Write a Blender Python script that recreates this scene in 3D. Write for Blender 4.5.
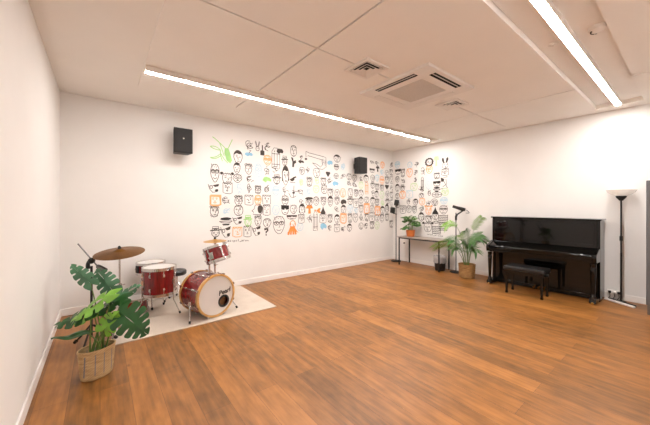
import bpy, bmesh, math, random
from mathutils import Vector, Matrix
R = math.radians
for o in list(bpy.data.objects): bpy.data.objects.remove(o)
SC = bpy.context.scene
COL = SC.collection

# ------------------------------------------------------------------ camera, world, exposure
cam_d = bpy.data.cameras.new('camera'); cam = bpy.data.objects.new('camera', cam_d); COL.objects.link(cam)
cam_d.sensor_width = 36.0; cam_d.lens = 16.0; cam_d.shift_y = -0.010; cam_d.clip_start = 0.02
cam.location = (0, 0, 1.45); cam.rotation_euler = (R(90), 0, R(-37.9))
SC.camera = cam
SC.view_settings.view_transform = 'Standard'; SC.view_settings.look = 'None'
SC.view_settings.gamma = 1.0; SC.view_settings.exposure = 2.22; SC.view_settings.use_curve_mapping = False
wd = bpy.data.worlds.new('world'); SC.world = wd; wd.use_nodes = True
wd.node_tree.nodes['Background'].inputs[0].default_value = (1.0, 0.93, 0.86, 1)
wd.node_tree.nodes['Background'].inputs[1].default_value = 0.25
STRIP_STRENGTH = 24.0
STRIP_COLOUR = (1.0, 0.968, 0.945)

# ------------------------------------------------------------------ room constants
XL, XR, YB, YF, H = -0.415, 6.34, 5.12, -0.75, 2.94

# ------------------------------------------------------------------ materials
def nodes(m):
    m.use_nodes = True
    nt = m.node_tree
    return nt, nt.nodes['Principled BSDF']
def lin(c):
    return tuple(((x + 0.055) / 1.055) ** 2.4 if x > 0.04045 else x / 12.92 for x in c)
def ramp(nt, fac, stops):
    r = nt.nodes.new('ShaderNodeValToRGB')
    e = r.color_ramp.elements
    while len(e) < len(stops): e.new(0.5)
    for el, (p, c) in zip(e, stops): el.position = p; el.color = (*c, 1)
    nt.links.new(fac, r.inputs[0]); return r.outputs[0]
def math_n(nt, op, a, b=None):
    n = nt.nodes.new('ShaderNodeMath'); n.operation = op
    for i, v in enumerate((a, b)):
        if v is None: continue
        if isinstance(v, (int, float)): n.inputs[i].default_value = v
        else: nt.links.new(v, n.inputs[i])
    return n.outputs[0]
def mixc(nt, fac, a, b, mode='MIX'):
    n = nt.nodes.new('ShaderNodeMix'); n.data_type = 'RGBA'; n.blend_type = mode
    for i, v in ((0, fac), (6, a), (7, b)):
        if isinstance(v, (int, float)): n.inputs[i].default_value = v
        elif isinstance(v, tuple): n.inputs[i].default_value = (*v, 1)
        else: nt.links.new(v, n.inputs[i])
    return n.outputs[2]
def bump(nt, b, height, strength, dist=0.01):
    n = nt.nodes.new('ShaderNodeBump'); n.inputs['Strength'].default_value = strength; n.inputs['Distance'].default_value = dist
    nt.links.new(height, n.inputs['Height']); nt.links.new(n.outputs[0], b.inputs['Normal'])
def tex_obj(nt):
    return nt.nodes.new('ShaderNodeTexCoord').outputs['Object']
def noise(nt, vec, scale, detail=3, out=0):
    n = nt.nodes.new('ShaderNodeTexNoise'); n.inputs['Scale'].default_value = scale; n.inputs['Detail'].default_value = detail
    nt.links.new(vec, n.inputs['Vector']); return n.outputs[out]
def mapping(nt, vec, scale):
    n = nt.nodes.new('ShaderNodeMapping'); n.inputs['Scale'].default_value = scale
    nt.links.new(vec, n.inputs['Vector']); return n.outputs[0]
def mat(name, srgb, rough=0.5, metal=0.0, var=0.06, scale=8.0, bmp=0.0, coat=0.0, stretch=(1, 1, 1), trans=0.0, alpha=1.0, spec=0.5):
    m = bpy.data.materials.new(name); nt, b = nodes(m)
    c = lin(srgb)
    v = mapping(nt, tex_obj(nt), stretch)
    f = noise(nt, v, scale)
    lo = tuple(x * (1 - var) for x in c); hi = tuple(min(1, x * (1 + var)) for x in c)
    nt.links.new(ramp(nt, f, [(0.3, lo), (0.7, hi)]), b.inputs['Base Color'])
    b.inputs['Roughness'].default_value = rough; b.inputs['Metallic'].default_value = metal
    b.inputs['Coat Weight'].default_value = coat; b.inputs['Coat Roughness'].default_value = 0.05
    b.inputs['Transmission Weight'].default_value = trans; b.inputs['Alpha'].default_value = alpha
    b.inputs['Specular IOR Level'].default_value = spec
    if bmp: bump(nt, b, f, bmp)
    return m
def emat(name, col, strength):
    m = bpy.data.materials.new(name); nt, b = nodes(m)
    b.inputs['Base Color'].default_value = (0.9, 0.9, 0.9, 1)
    b.inputs['Emission Color'].default_value = (*col, 1); b.inputs['Emission Strength'].default_value = strength
    return m
M = {}
M['wall'] = mat('wall_paint', (0.912, 0.898, 0.882), 0.75, var=0.012, scale=3, bmp=0.02)
M['ceiling'] = mat('ceiling_paint', (0.955, 0.935, 0.91), 0.8, var=0.015, scale=2)
M['trim'] = mat('trim_paint', (0.94, 0.92, 0.90), 0.45, var=0.01)
M['white'] = mat('white_plastic', (0.92, 0.895, 0.87), 0.45, var=0.02)
M['strip'] = emat('light_diffuser', STRIP_COLOUR, STRIP_STRENGTH)
M['grille'] = mat('grey_grille', (0.86, 0.83, 0.80), 0.6, var=0.05, scale=60)
M['dark'] = mat('opening_shade', (0.055, 0.05, 0.045), 0.8, var=0.1)  # near-black colour standing in for the shade inside openings
M['black'] = mat('black_metal', (0.07, 0.066, 0.064), 0.6, var=0.1)
M['plastic'] = mat('black_plastic', (0.10, 0.094, 0.09), 0.5, var=0.12, scale=30)
M['mesh'] = mat('speaker_mesh', (0.115, 0.105, 0.10), 0.75, var=0.3, scale=160, bmp=0.2)
M['lacquer'] = mat('piano_lacquer', (0.045, 0.042, 0.037), 0.045, var=0.1, coat=0.08, spec=0.36)
M['leather'] = mat('black_leather', (0.09, 0.085, 0.085), 0.38, var=0.15, scale=40, bmp=0.08)
M['chrome'] = mat('chrome', (0.82, 0.80, 0.79), 0.16, 1.0, var=0.05)
M['brass'] = mat('brass', (0.85, 0.66, 0.36), 0.28, 1.0, var=0.1)
M['rubber'] = mat('rubber', (0.09, 0.085, 0.08), 0.75, var=0.1)
M['drumhead'] = mat('drum_head', (0.85, 0.83, 0.81), 0.45, var=0.03, scale=3)
M['hoopwood'] = mat('hoop_wood', (0.82, 0.63, 0.37), 0.35, var=0.18, scale=9, coat=0.4)
M['rawwood'] = mat('raw_wood', (0.56, 0.38, 0.22), 0.55, var=0.2, scale=12)
M['bronze'] = None
M['ink'] = mat('black_marker_paint', (0.27, 0.24, 0.22), 0.7, var=0.25, scale=14)
M['inksolid'] = mat('solid_black_paint', (0.13, 0.115, 0.105), 0.7, var=0.2, scale=14)
M['orange'] = mat('orange_paint', (0.93, 0.56, 0.27), 0.7, var=0.15, scale=14)
M['blue'] = mat('blue_paint', (0.56, 0.76, 0.86), 0.7, var=0.1, scale=14)
M['green'] = mat('green_paint', (0.64, 0.83, 0.53), 0.7, var=0.12, scale=14)
M['palorange'] = mat('pale_orange_paint', (0.935, 0.68, 0.47), 0.7, var=0.1, scale=14)
M['palblue'] = mat('pale_blue_paint', (0.74, 0.83, 0.87), 0.7, var=0.08, scale=14)
M['palgreen'] = mat('pale_green_paint', (0.77, 0.86, 0.68), 0.7, var=0.08, scale=14)
M['soil'] = mat('soil', (0.22, 0.16, 0.11), 0.9, var=0.4, scale=60, bmp=0.6)
M['stem'] = mat('plant_stem', (0.36, 0.47, 0.20), 0.5, var=0.25, scale=12)
M['monsteraA'] = mat('dark_leaf', (0.14, 0.34, 0.14), 0.38, var=0.35, scale=9, bmp=0.1)
M['monsteraB'] = mat('bright_leaf', (0.45, 0.67, 0.20), 0.4, var=0.25, scale=9, bmp=0.1)
M['monsteraC'] = mat('greyish_leaf', (0.27, 0.45, 0.32), 0.42, var=0.25, scale=9, bmp=0.1)
M['palm'] = mat('palm_leaf', (0.27, 0.45, 0.20), 0.45, var=0.35, scale=7)
M['palmlight'] = mat('young_palm_leaf', (0.50, 0.67, 0.28), 0.45, var=0.25, scale=7)
M['terracotta'] = mat('orange_pot_glaze', (0.80, 0.44, 0.20), 0.5, var=0.12, scale=14, bmp=0.05)
M['tabletop'] = mat('grey_tabletop', (0.62, 0.57, 0.53), 0.4, var=0.08, scale=5, stretch=(6, 1, 1))
M['liner'] = mat('clear_bin_liner', (0.93, 0.92, 0.92), 0.3, var=0.05, scale=12, bmp=0.5, alpha=0.45)
M['bowlglass'] = mat('frosted_glass', (0.97, 0.95, 0.92), 0.4, var=0.02, alpha=0.42)
M['cabinetgrey'] = mat('grey_cabinet', (0.36, 0.355, 0.36), 0.55, var=0.05, scale=4)
M['greymic'] = mat('grey_metal', (0.45, 0.44, 0.43), 0.4, 0.6, var=0.15)
M['key'] = mat('silver_badge', (0.85, 0.82, 0.78), 0.3, 0.7)

def wood_floor():
    m = bpy.data.materials.new('oak_planks'); nt, b = nodes(m)
    tc = tex_obj(nt)
    rot = nt.nodes.new('ShaderNodeMapping'); rot.inputs['Rotation'].default_value = (0, 0, R(90)); nt.links.new(tc, rot.inputs['Vector'])
    br = nt.nodes.new('ShaderNodeTexBrick'); nt.links.new(rot.outputs[0], br.inputs['Vector'])
    br.offset = 0.37; br.inputs['Scale'].default_value = 1.0
    br.inputs['Brick Width'].default_value = 2.1; br.inputs['Row Height'].default_value = 0.19
    br.inputs['Mortar Size'].default_value = 0.0011; br.inputs['Mortar Smooth'].default_value = 0.2; br.inputs['Bias'].default_value = 0.0
    br.inputs['Color1'].default_value = (0, 0, 0, 1); br.inputs['Color2'].default_value = (1, 1, 1, 1); br.inputs['Mortar'].default_value = (0.5, 0.5, 0.5, 1)
    g1 = noise(nt, mapping(nt, tc, (9, 0.8, 1)), 3.0, 6)
    g2 = noise(nt, mapping(nt, tc, (60, 2.2, 1)), 2.0, 4)
    g3 = noise(nt, mapping(nt, tc, (1.6, 0.7, 1)), 1.3, 3)
    f = math_n(nt, 'ADD', math_n(nt, 'MULTIPLY', br.outputs['Color'], 0.23), math_n(nt, 'MULTIPLY', g1, 0.60))
    f = math_n(nt, 'ADD', f, math_n(nt, 'MULTIPLY', g2, 0.16))
    f = math_n(nt, 'ADD', f, math_n(nt, 'MULTIPLY', g3, 0.38))
    g4 = noise(nt, mapping(nt, tc, (4.5, 2.2, 1)), 2.6, 5)
    f = math_n(nt, 'ADD', f, math_n(nt, 'MULTIPLY', math_n(nt, 'SUBTRACT', g4, 0.5), 0.42))
    c = ramp(nt, f, [(0.33, lin((0.325, 0.203, 0.088))), (0.55, lin((0.478, 0.313, 0.136))), (0.70, lin((0.572, 0.370, 0.166))), (0.90, lin((0.675, 0.448, 0.213)))])
    vo = nt.nodes.new('ShaderNodeTexVoronoi'); vo.inputs['Scale'].default_value = 2.3; nt.links.new(mapping(nt, tc, (1.6, 0.8, 1)), vo.inputs['Vector'])
    kn = ramp(nt, vo.outputs['Distance'], [(0.02, (0.45, 0.40, 0.36)), (0.075, (1, 1, 1))])
    c = mixc(nt, 1.0, c, kn, 'MULTIPLY')
    c = mixc(nt, br.outputs['Fac'], c, lin((0.33, 0.20, 0.11)))
    nt.links.new(c, b.inputs['Base Color'])
    nt.links.new(math_n(nt, 'ADD', math_n(nt, 'MULTIPLY', g2, 0.15), 0.34), b.inputs['Roughness'])
    h = math_n(nt, 'SUBTRACT', math_n(nt, 'MULTIPLY', g2, 0.3), br.outputs['Fac'])
    bump(nt, b, h, 0.25, 0.002)
    return m
M['floor'] = wood_floor()
def lacquer_red():
    m = bpy.data.materials.new('red_lacquer'); nt, b = nodes(m)
    f = noise(nt, mapping(nt, tex_obj(nt), (22, 22, 2.5)), 2.2, 5)
    nt.links.new(ramp(nt, f, [(0.3, lin((0.34, 0.015, 0.03))), (0.5, lin((0.47, 0.03, 0.045))), (0.72, lin((0.56, 0.05, 0.055)))]), b.inputs['Base Color'])
    b.inputs['Roughness'].default_value = 0.25; b.inputs['Coat Weight'].default_value = 0.5; b.inputs['Coat Roughness'].default_value = 0.06
    return m
M['red'] = lacquer_red()
def cymbal_mat(name, lo, hi, rough):
    m = bpy.data.materials.new(name); nt, b = nodes(m)
    tc = tex_obj(nt); sx = nt.nodes.new('ShaderNodeSeparateXYZ'); nt.links.new(tc, sx.inputs[0])
    r = math_n(nt, 'SQRT', math_n(nt, 'ADD', math_n(nt, 'MULTIPLY', sx.outputs[0], sx.outputs[0]), math_n(nt, 'MULTIPLY', sx.outputs[1], sx.outputs[1])))
    s = math_n(nt, 'ADD', math_n(nt, 'MULTIPLY', math_n(nt, 'SINE', math_n(nt, 'MULTIPLY', r, 900.0)), 0.5), 0.5)
    f = math_n(nt, 'ADD', math_n(nt, 'MULTIPLY', s, 0.3), math_n(nt, 'MULTIPLY', noise(nt, tc, 7), 0.7))
    nt.links.new(ramp(nt, f, [(0.25, lin(lo)), (0.7, lin(hi))]), b.inputs['Base Color'])
    b.inputs['Metallic'].default_value = 1.0; b.inputs['Roughness'].default_value = rough
    bump(nt, b, s, 0.15, 0.001)
    return m
M['bronze'] = cymbal_mat('dark_bronze', (0.40, 0.27, 0.14), (0.56, 0.39, 0.20), 0.45)
M['gold'] = cymbal_mat('gold_bronze', (0.80, 0.60, 0.32), (0.93, 0.75, 0.45), 0.34)
def rug_mat():
    m = bpy.data.materials.new('cream_rug'); nt, b = nodes(m); tc = tex_obj(nt)
    f = noise(nt, tc, 140, 2); g = noise(nt, tc, 4, 3)
    nt.links.new(ramp(nt, math_n(nt, 'ADD', math_n(nt, 'MULTIPLY', f, 0.5), math_n(nt, 'MULTIPLY', g, 0.5)), [(0.3, lin((0.75, 0.69, 0.63))), (0.7, lin((0.83, 0.775, 0.715)))]), b.inputs['Base Color'])
    b.inputs['Roughness'].default_value = 0.95; bump(nt, b, f, 0.5, 0.004)
    return m
M['rug'] = rug_mat()
def basket_mat(name, lo, hi, stripes):
    m = bpy.data.materials.new(name); nt, b = nodes(m); tc = tex_obj(nt)
    sx = nt.nodes.new('ShaderNodeSeparateXYZ'); nt.links.new(tc, sx.inputs[0])
    zr = math_n(nt, 'SINE', math_n(nt, 'MULTIPLY', sx.outputs[2], 420.0))
    n = noise(nt, mapping(nt, tc, (1, 1, 5)), 16, 4)
    ang = math_n(nt, 'ARCTAN2', sx.outputs[1], sx.outputs[0])
    wv = math_n(nt, 'MULTIPLY', zr, math_n(nt, 'SINE', math_n(nt, 'MULTIPLY', ang, 46.0)))
    f = math_n(nt, 'ADD', math_n(nt, 'MULTIPLY', wv, 0.16), n)
    c = ramp(nt, f, [(0.3, lin(lo)), (0.65, lin(hi))])
    if stripes:
        fr = math_n(nt, 'FRACT', math_n(nt, 'ADD', math_n(nt, 'DIVIDE', sx.outputs[0], 0.062), 20.2))
        on = math_n(nt, 'LESS_THAN', math_n(nt, 'ABSOLUTE', math_n(nt, 'SUBTRACT', fr, 0.5)), 0.055)
        on = math_n(nt, 'MULTIPLY', on, math_n(nt, 'GREATER_THAN', sx.outputs[2], 0.04))
        on = math_n(nt, 'MULTIPLY', on, math_n(nt, 'LESS_THAN', sx.outputs[2], 0.215))
        on = math_n(nt, 'MULTIPLY', on, 0.8)
        c = mixc(nt, on, c, lin((0.42, 0.46, 0.52)))
    nt.links.new(c, b.inputs['Base Color']); b.inputs['Roughness'].default_value = 0.8
    bump(nt, b, wv, 0.6, 0.004)
    return m
M['basket'] = basket_mat('striped_basket_weave', (0.68, 0.54, 0.36), (0.80, 0.68, 0.50), True)
M['basket2'] = basket_mat('basket_weave', (0.50, 0.36, 0.19), (0.72, 0.55, 0.34), False)
def pothos_mat():
    m = bpy.data.materials.new('variegated_leaf'); nt, b = nodes(m); tc = tex_obj(nt)
    f = noise(nt, tc, 26, 4)
    nt.links.new(ramp(nt, f, [(0.38, lin((0.12, 0.30, 0.11))), (0.55, lin((0.30, 0.48, 0.20))), (0.66, lin((0.70, 0.78, 0.55)))]), b.inputs['Base Color'])
    b.inputs['Roughness'].default_value = 0.4
    return m
M['pothos'] = pothos_mat()

# ------------------------------------------------------------------ mesh builder
class MB:
    def __init__(s): s.v = []; s.f = []
    def add(s, vs, fs, T=None):
        k = len(s.v)
        for p in vs:
            p = Vector(p)
            if T is not None: p = T @ p
            s.v.append(tuple(p))
        for f in fs: s.f.append([i + k for i in f])
        return s
    def box(s, x0, x1, y0, y1, z0, z1, T=None):
        vs = [(x, y, z) for z in (z0, z1) for y in (y0, y1) for x in (x0, x1)]
        return s.add(vs, [(0, 2, 3, 1), (4, 5, 7, 6), (0, 1, 5, 4), (2, 6, 7, 3), (0, 4, 6, 2), (1, 3, 7, 5)], T)
    def prism(s, poly, a0, a1, axis='z', T=None):
        n = len(poly); vs = []
        for a in (a0, a1):
            for u, w in poly:
                vs.append({'z': (u, w, a), 'y': (u, a, w), 'x': (a, u, w)}[axis])
        fs = [list(range(n))[::-1], list(range(n, 2 * n))] + [(i, (i + 1) % n, n + (i + 1) % n, n + i) for i in range(n)]
        return s.add(vs, fs, T)
    def lathe(s, prof, seg=32, T=None, sx=1.0, sy=1.0, a0=0.0):
        vs = []; rows = []
        for r, z in prof:
            if r < 1e-6: rows.append([len(vs)]); vs.append((0, 0, z))
            else:
                rows.append(list(range(len(vs), len(vs) + seg)))
                for i in range(seg):
                    a = a0 + 2 * math.pi * i / seg
                    vs.append((r * math.cos(a) * sx, r * math.sin(a) * sy, z))
        fs = []
        for A, B in zip(rows, rows[1:]):
            for i in range(seg):
                j = (i + 1) % seg
                if len(A) == 1 and len(B) == 1: continue
                if len(A) == 1: fs.append((A[0], B[j], B[i]))
                elif len(B) == 1: fs.append((A[i], A[j], B[0]))
                else: fs.append((A[i], A[j], B[j], B[i]))
        return s.add(vs, fs, T)
    def tube(s, pts, r, seg=8, T=None, closed=False):
        P = [Vector(p) for p in pts]; n = len(P)
        rad = r if isinstance(r, (list, tuple)) else [r] * n
        vs = []; fs = []; up = None
        for i, p in enumerate(P):
            if closed: t = P[(i + 1) % n] - P[i - 1]
            else: t = P[min(i + 1, n - 1)] - P[max(i - 1, 0)]
            t = t.normalized()
            if up is None:
                up = Vector((0, 0, 1)) if abs(t.z) < 0.9 else Vector((1, 0, 0))
            a = t.cross(up)
            if a.length < 1e-5: a = t.orthogonal()
            a.normalize(); b = a.cross(t).normalized(); up = b
            for k in range(seg):
                g = 2 * math.pi * k / seg
                vs.append(p + (a * math.cos(g) + b * math.sin(g)) * rad[i])
        for i in range(n if closed else n - 1):
            j = (i + 1) % n
            for k in range(seg):
                l = (k + 1) % seg
                fs.append((i * seg + k, i * seg + l, j * seg + l, j * seg + k))
        if not closed:
            fs.append(list(range(seg))[::-1]); fs.append(list(range((n - 1) * seg, n * seg)))
        return s.add(vs, fs, T)
    def ball(s, c, r, seg=12, T=None, sz=1.0):
        prof = [(r * math.sin(math.pi * i / 8), -r * sz * math.cos(math.pi * i / 8)) for i in range(9)]
        prof[0] = (0, -r * sz); prof[-1] = (0, r * sz)
        t = Matrix.Translation(c)
        return s.lathe(prof, seg, t if T is None else T @ t)
    def build(s, name, m, parent=None, smooth=True, bevel=0.0, bseg=2, angle=35, label=None, fixn=True):
        me = bpy.data.meshes.new(name); me.from_pydata(s.v, [], s.f)
        if fixn:
            bm = bmesh.new(); bm.from_mesh(me); bmesh.ops.recalc_face_normals(bm, faces=bm.faces); bm.to_mesh(me); bm.free()
        me.materials.append(m)
        if smooth:
            me.shade_smooth(); me.set_sharp_from_angle(angle=R(angle))
        o = bpy.data.objects.new(name, me); COL.objects.link(o)
        if parent is not None: o.parent = parent
        if bevel:
            bv = o.modifiers.new('bevel', 'BEVEL'); bv.width = bevel; bv.segments = bseg; bv.limit_method = 'ANGLE'; bv.angle_limit = R(40)
        if label: o['label'] = label
        return o
def frame(origin, zdir, xhint=(1, 0, 0)):
    z = Vector(zdir).normalized(); x = Vector(xhint); x = (x - z * x.dot(z))
    if x.length < 1e-4: x = z.orthogonal()
    x.normalize(); y = z.cross(x)
    return Matrix(((x.x, y.x, z.x, origin[0]), (x.y, y.y, z.y, origin[1]), (x.z, y.z, z.z, origin[2]), (0, 0, 0, 1)))
def tag(o, label, cat, group=None):
    o['label'] = label; o['category'] = cat
    if group: o['group'] = group
    return o
def thing(name, label, cat, loc=(0, 0, 0), rz=0.0, group=None):
    o = bpy.data.objects.new(name, None); COL.objects.link(o); o.location = loc; o.rotation_euler = (0, 0, rz); o.empty_display_size = 0.1
    return tag(o, label, cat, group)
def struct(name, mb, m, **k):
    o = mb.build(name, m, **k); o['kind'] = 'structure'; return o
def dup(root, loc, rz, label):
    r = root.copy(); COL.objects.link(r); r.location = loc; r.rotation_euler = (0, 0, rz); r['label'] = label
    kids = [c for c in root.children]
    for ch in kids:
        c = ch.copy(); COL.objects.link(c); c.parent = r
        for g in list(ch.children):
            d = g.copy(); COL.objects.link(d); d.parent = c
    return r
def bez(a, b, c, n=10):
    a, b, c = Vector(a), Vector(b), Vector(c)
    return [a * (1 - t) ** 2 + b * 2 * t * (1 - t) + c * t * t for t in [i / n for i in range(n + 1)]]
def arc(cx, cy, rx, ry, a0, a1, n=14):
    return [(cx + rx * math.cos(R(a0 + (a1 - a0) * i / n)), cy + ry * math.sin(R(a0 + (a1 - a0) * i / n))) for i in range(n + 1)]

# ------------------------------------------------------------------ room shell
T_ = 0.12
struct('floor', MB().box(XL - T_, XR + T_, YF - T_, YB + T_, -0.1, 0), M['floor'], smooth=False)
struct('wall_left', MB().box(XL - T_, XL, YF - T_, YB + T_, 0, H + 0.2), M['wall'], smooth=False)
struct('wall_right', MB().box(XR, XR + T_, YF - T_, YB + T_, 0, H + 0.2), M['wall'], smooth=False)
struct('wall_back', MB().box(XL, XR, YB, YB + T_, 0, H + 0.2), M['wall'], smooth=False)
struct('wall_front', MB().box(XL, XR, YF - T_, YF, 0, H + 0.2), M['wall'], smooth=False)
def skirting(name, x0, x1, y0, y1): struct(name, MB().box(x0, x1, y0, y1, 0, 0.095), M['trim'], bevel=0.004)
skirting('baseboard_left', XL, XL + 0.014, YF, YB)
skirting('baseboard_back', XL + 0.014, XR - 0.014, YB - 0.014, YB)
skirting('baseboard_right', XR - 0.014, XR, YF, YB)
# ceiling: one board surface with a raised margin, two light troughs and thin joints
def ceiling_mesh():
    RX0, RX1, RY0, RY1 = 0.37, 6.06, 0.12, 4.28
    jx = (1.62, 4.79); jy = 2.20; g = 0.009
    xs = sorted({XL, RX0, 0.385, 6.03, RX1, XR, *[j + d for j in jx for d in (-g, g)]})
    ys = sorted({YF, RY0, 0.45, 0.95, 3.505, 3.815, RY1, YB, jy - g, jy + g})
    def hz(x, y):
        if not (RX0 < x < RX1 and RY0 < y < RY1): return H + 0.012
        if 0.385 < x < 6.03 and (0.45 < y < 0.95 or 3.505 < y < 3.815): return H + 0.06
        if any(abs(x - j) < g for j in jx) or abs(y - jy) < g: return H + 0.032
        return H
    mb = MB(); Z = {}
    for i in range(len(xs) - 1):
        for j in range(len(ys) - 1):
            Z[i, j] = hz((xs[i] + xs[i + 1]) / 2, (ys[j] + ys[j + 1]) / 2)
    for (i, j), z in Z.items():
        x0, x1, y0, y1 = xs[i], xs[i + 1], ys[j], ys[j + 1]
        mb.add([(x0, y0, z), (x0, y1, z), (x1, y1, z), (x1, y0, z)], [(0, 1, 2, 3)])
        if (i + 1, j) in Z and Z[i + 1, j] != z:
            w = Z[i + 1, j]; mb.add([(x1, y0, z), (x1, y1, z), (x1, y1, w), (x1, y0, w)], [(0, 1, 2, 3)])
        if (i, j + 1) in Z and Z[i, j + 1] != z:
            w = Z[i, j + 1]; mb.add([(x0, y1, z), (x1, y1, z), (x1, y1, w), (x0, y1, w)], [(0, 1, 2, 3)])
    mb.box(XL, XR, YF, YB, H + 0.1, H + 0.2)
    return mb
struct('ceiling', ceiling_mesh(), M['ceiling'], smooth=False, fixn=False)

# ------------------------------------------------------------------ ceiling fittings
def strip_light(x0, x1, y, label):
    t = thing('ceiling_light', label, 'light', (x0, y, H + 0.06), 0, 'linear ceiling lights')
    L = x1 - x0; w = 0.037
    hb = MB().box(0, L, -w, w, -0.036, 0); hb.box(0.008, L - 0.008, -w, -w + 0.0055, -0.0643, -0.036); hb.box(0.008, L - 0.008, w - 0.0055, w, -0.0643, -0.036); hb.box(0, 0.008, -w + 0.006, w - 0.006, -0.066, -0.036); hb.box(L - 0.008, L, -w + 0.006, w - 0.006, -0.066, -0.036)
    hb.build('housing', M['white'], t, smooth=False)
    MB().box(0.008, L - 0.008, -w + 0.006, w - 0.006, -0.066, -0.036).build('diffuser', M['strip'], t, smooth=False, label='glowing white diffuser')
    return t
cl = strip_light(0.385, 5.91, 3.745, 'long ceiling light strip, running parallel to the drawing-covered wall')
dup(cl, (0.495, 0.705, H + 0.06), 0, 'long glowing light strip in the ceiling ending near the piano and floor lamp')

def cassette():
    t = thing('air_conditioner', 'square white ceiling air conditioner cassette with a grey centre grille', 'air conditioner', (3.18, 2.20, H))
    a = 0.50; sl = [(-0.41, -0.28, 1), (0.28, -0.41, 0)]
    fb = MB()
    # frame made as a ring with openings left for the slots
    rects = [(-a, -0.45, -a, a), (0.45, a, -a, a), (-0.45, 0.45, -a, -0.45), (-0.45, 0.45, 0.45, a),
             (-0.45, -0.37, -0.45, -0.29), (-0.45, -0.37, 0.29, 0.45), (0.37, 0.45, -0.45, -0.29), (0.37, 0.45, 0.29, 0.45),
             (-0.37, -0.29, -0.45, -0.37), (0.29, 0.37, -0.45, -0.37), (-0.37, -0.29, 0.37, 0.45), (0.29, 0.37, 0.37, 0.45),
             (-0.37, -0.27, -0.37, 0.37), (0.27, 0.37, -0.37, 0.37), (-0.27, 0.27, -0.37, -0.27), (-0.27, 0.27, 0.27, 0.37)]
    for x0, x1, y0, y1 in rects: fb.box(x0, x1, y0, y1, -0.032, -0.001)
    fb.build('frame', M['white'], t, smooth=False)
    gb = MB().box(-0.265, 0.265, -0.265, 0.265, -0.028, -0.004)
    for i in range(22):
        x = -0.25 + i * 0.5 / 21
        gb.box(x - 0.006, x + 0.006, -0.255, 0.255, -0.036, -0.028)
    gb.build('grille', M['grille'], t, smooth=False, label='grey ribbed intake grille')
    for k in range(4):
        Tr = Matrix.Rotation(R(90 * k), 4, 'Z')
        db = MB().box(-0.4495, -0.3705, -0.2895, 0.2895, -0.006, -0.001, Tr)
        if k < 2:  # inner walls coloured dark to paint in the shade of a deep slot
            db.box(-0.4495, -0.4455, -0.2895, 0.2895, -0.030, -0.006, Tr); db.box(-0.3745, -0.3705, -0.2895, 0.2895, -0.030, -0.006, Tr)
            db.box(-0.4455, -0.3745, -0.2895, -0.2855, -0.030, -0.006, Tr); db.box(-0.4455, -0.3745, 0.2855, 0.2895, -0.030, -0.006, Tr)
        so = db.build('outlet_slot', M['dark'], t, smooth=False, label='dark air outlet slot')
        fl = MB()
        if k in (0, 1): fl.box(-0.414, -0.408, -0.28, 0.28, -0.033, -0.026, Tr)
        else: fl.box(-0.444, -0.378, -0.283, 0.283, -0.034, -0.028, Tr)
        fl.build('flap', M['white'], so, smooth=False)
    return t
cassette()
def vent():
    t = thing('ceiling_vent', 'x', 'vent', (2.275, 2.19, H), 0, 'square ceiling vents')
    fr = MB(); o, i = 0.17, 0.135
    for x0, x1, y0, y1 in ((-o, -i, -o, o), (i, o, -o, o), (-i, i, -o, -i), (-i, i, i, o)): fr.box(x0, x1, y0, y1, -0.018, -0.001)
    fr.build('frame', M['white'], t, smooth=False)
    MB().box(-i, i, -i, i, -0.004, -0.001).build('backing', M['dark'], t, smooth=False)  # dark sheet paints in the shade behind the white louvers
    q = math.sqrt(2)
    for k, r in enumerate((0.124, 0.086, 0.048)):
        b = MB(); b.lathe([((r - 0.022) * q, -0.005), (r * q, -0.019), (r * q, -0.0165), ((r - 0.019) * q, -0.004)], 4, None, a0=R(45)); b.lathe([(r * q, -0.0205), ((r + 0.003) * q, -0.0205), ((r + 0.003) * q, -0.0145), (r * q, -0.0145), (r * q, -0.0205)], 4, None, a0=R(45))
        b.build('louver', M['white'], t, smooth=False)
    return t
v1 = vent(); v1['label'] = 'square white ceiling vent on the left of the air conditioner, with dark gaps between the louvers'
dup(v1, (4.06, 2.19, H), 0, 'square white ceiling vent on the right of the air conditioner, towards the piano wall')
t = thing('smoke_detector', 'small round white smoke detector in the ceiling recess beside the right light strip', 'smoke detector', (3.39, 0.525, H + 0.06))
MB().lathe([(0, 0), (0.062, 0), (0.062, -0.012), (0.056, -0.03), (0.03, -0.045), (0, -0.047)], 28).build('body', M['white'], t)
b = MB()
for k in range(5): b.box(0.037, 0.046, -0.007, 0.007, -0.043, -0.030, Matrix.Rotation(R(20 + 26 * k), 4, 'Z'))
b.build('sensor_slot', M['dark'], t, smooth=False, label='dark slots')
t = thing('sprinkler_head', 'tiny white sprinkler cap in the ceiling recess left of the right light strip', 'sprinkler', (3.42, 0.84, H + 0.06))
MB().lathe([(0, 0), (0.04, 0), (0.042, -0.006), (0.02, -0.012), (0.012, -0.022), (0, -0.024)], 24).build('cap', M['white'], t)

# ------------------------------------------------------------------ wall speakers
def speaker():
    t = thing('wall_speaker', 'x', 'speaker', (0, 0, 0), 0, 'black wall speakers')
    cb = MB(); cb.prism([(-0.135, 0.0), (0.135, 0.0), (0.105, 0.20), (-0.105, 0.20)], -0.19, 0.19, 'z')
    c = cb.build('cabinet', M['plastic'], t, bevel=0.008)
    MB().box(-0.124, 0.124, -0.010, 0.001, -0.18, 0.18).build('front_grille', M['mesh'], t, bevel=0.006, label='black mesh grille')
    MB().lathe([(0, 0), (0.011, 0), (0.011, 0.004), (0, 0.005)], 12, frame((0.0, -0.010, 0.03), (0, -1, 0))).build('badge', M['key'], t, label='tiny silver badge')
    br = MB(); br.box(-0.04, 0.04, 0.27, 0.285, -0.06, 0.06); br.tube([(0, 0.19, 0), (0, 0.275, 0)], 0.016)
    br.build('wall_bracket', M['black'], t)
    return t
s1 = speaker(); s1.location = (1.01, YB - 0.287, 2.455)
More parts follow.
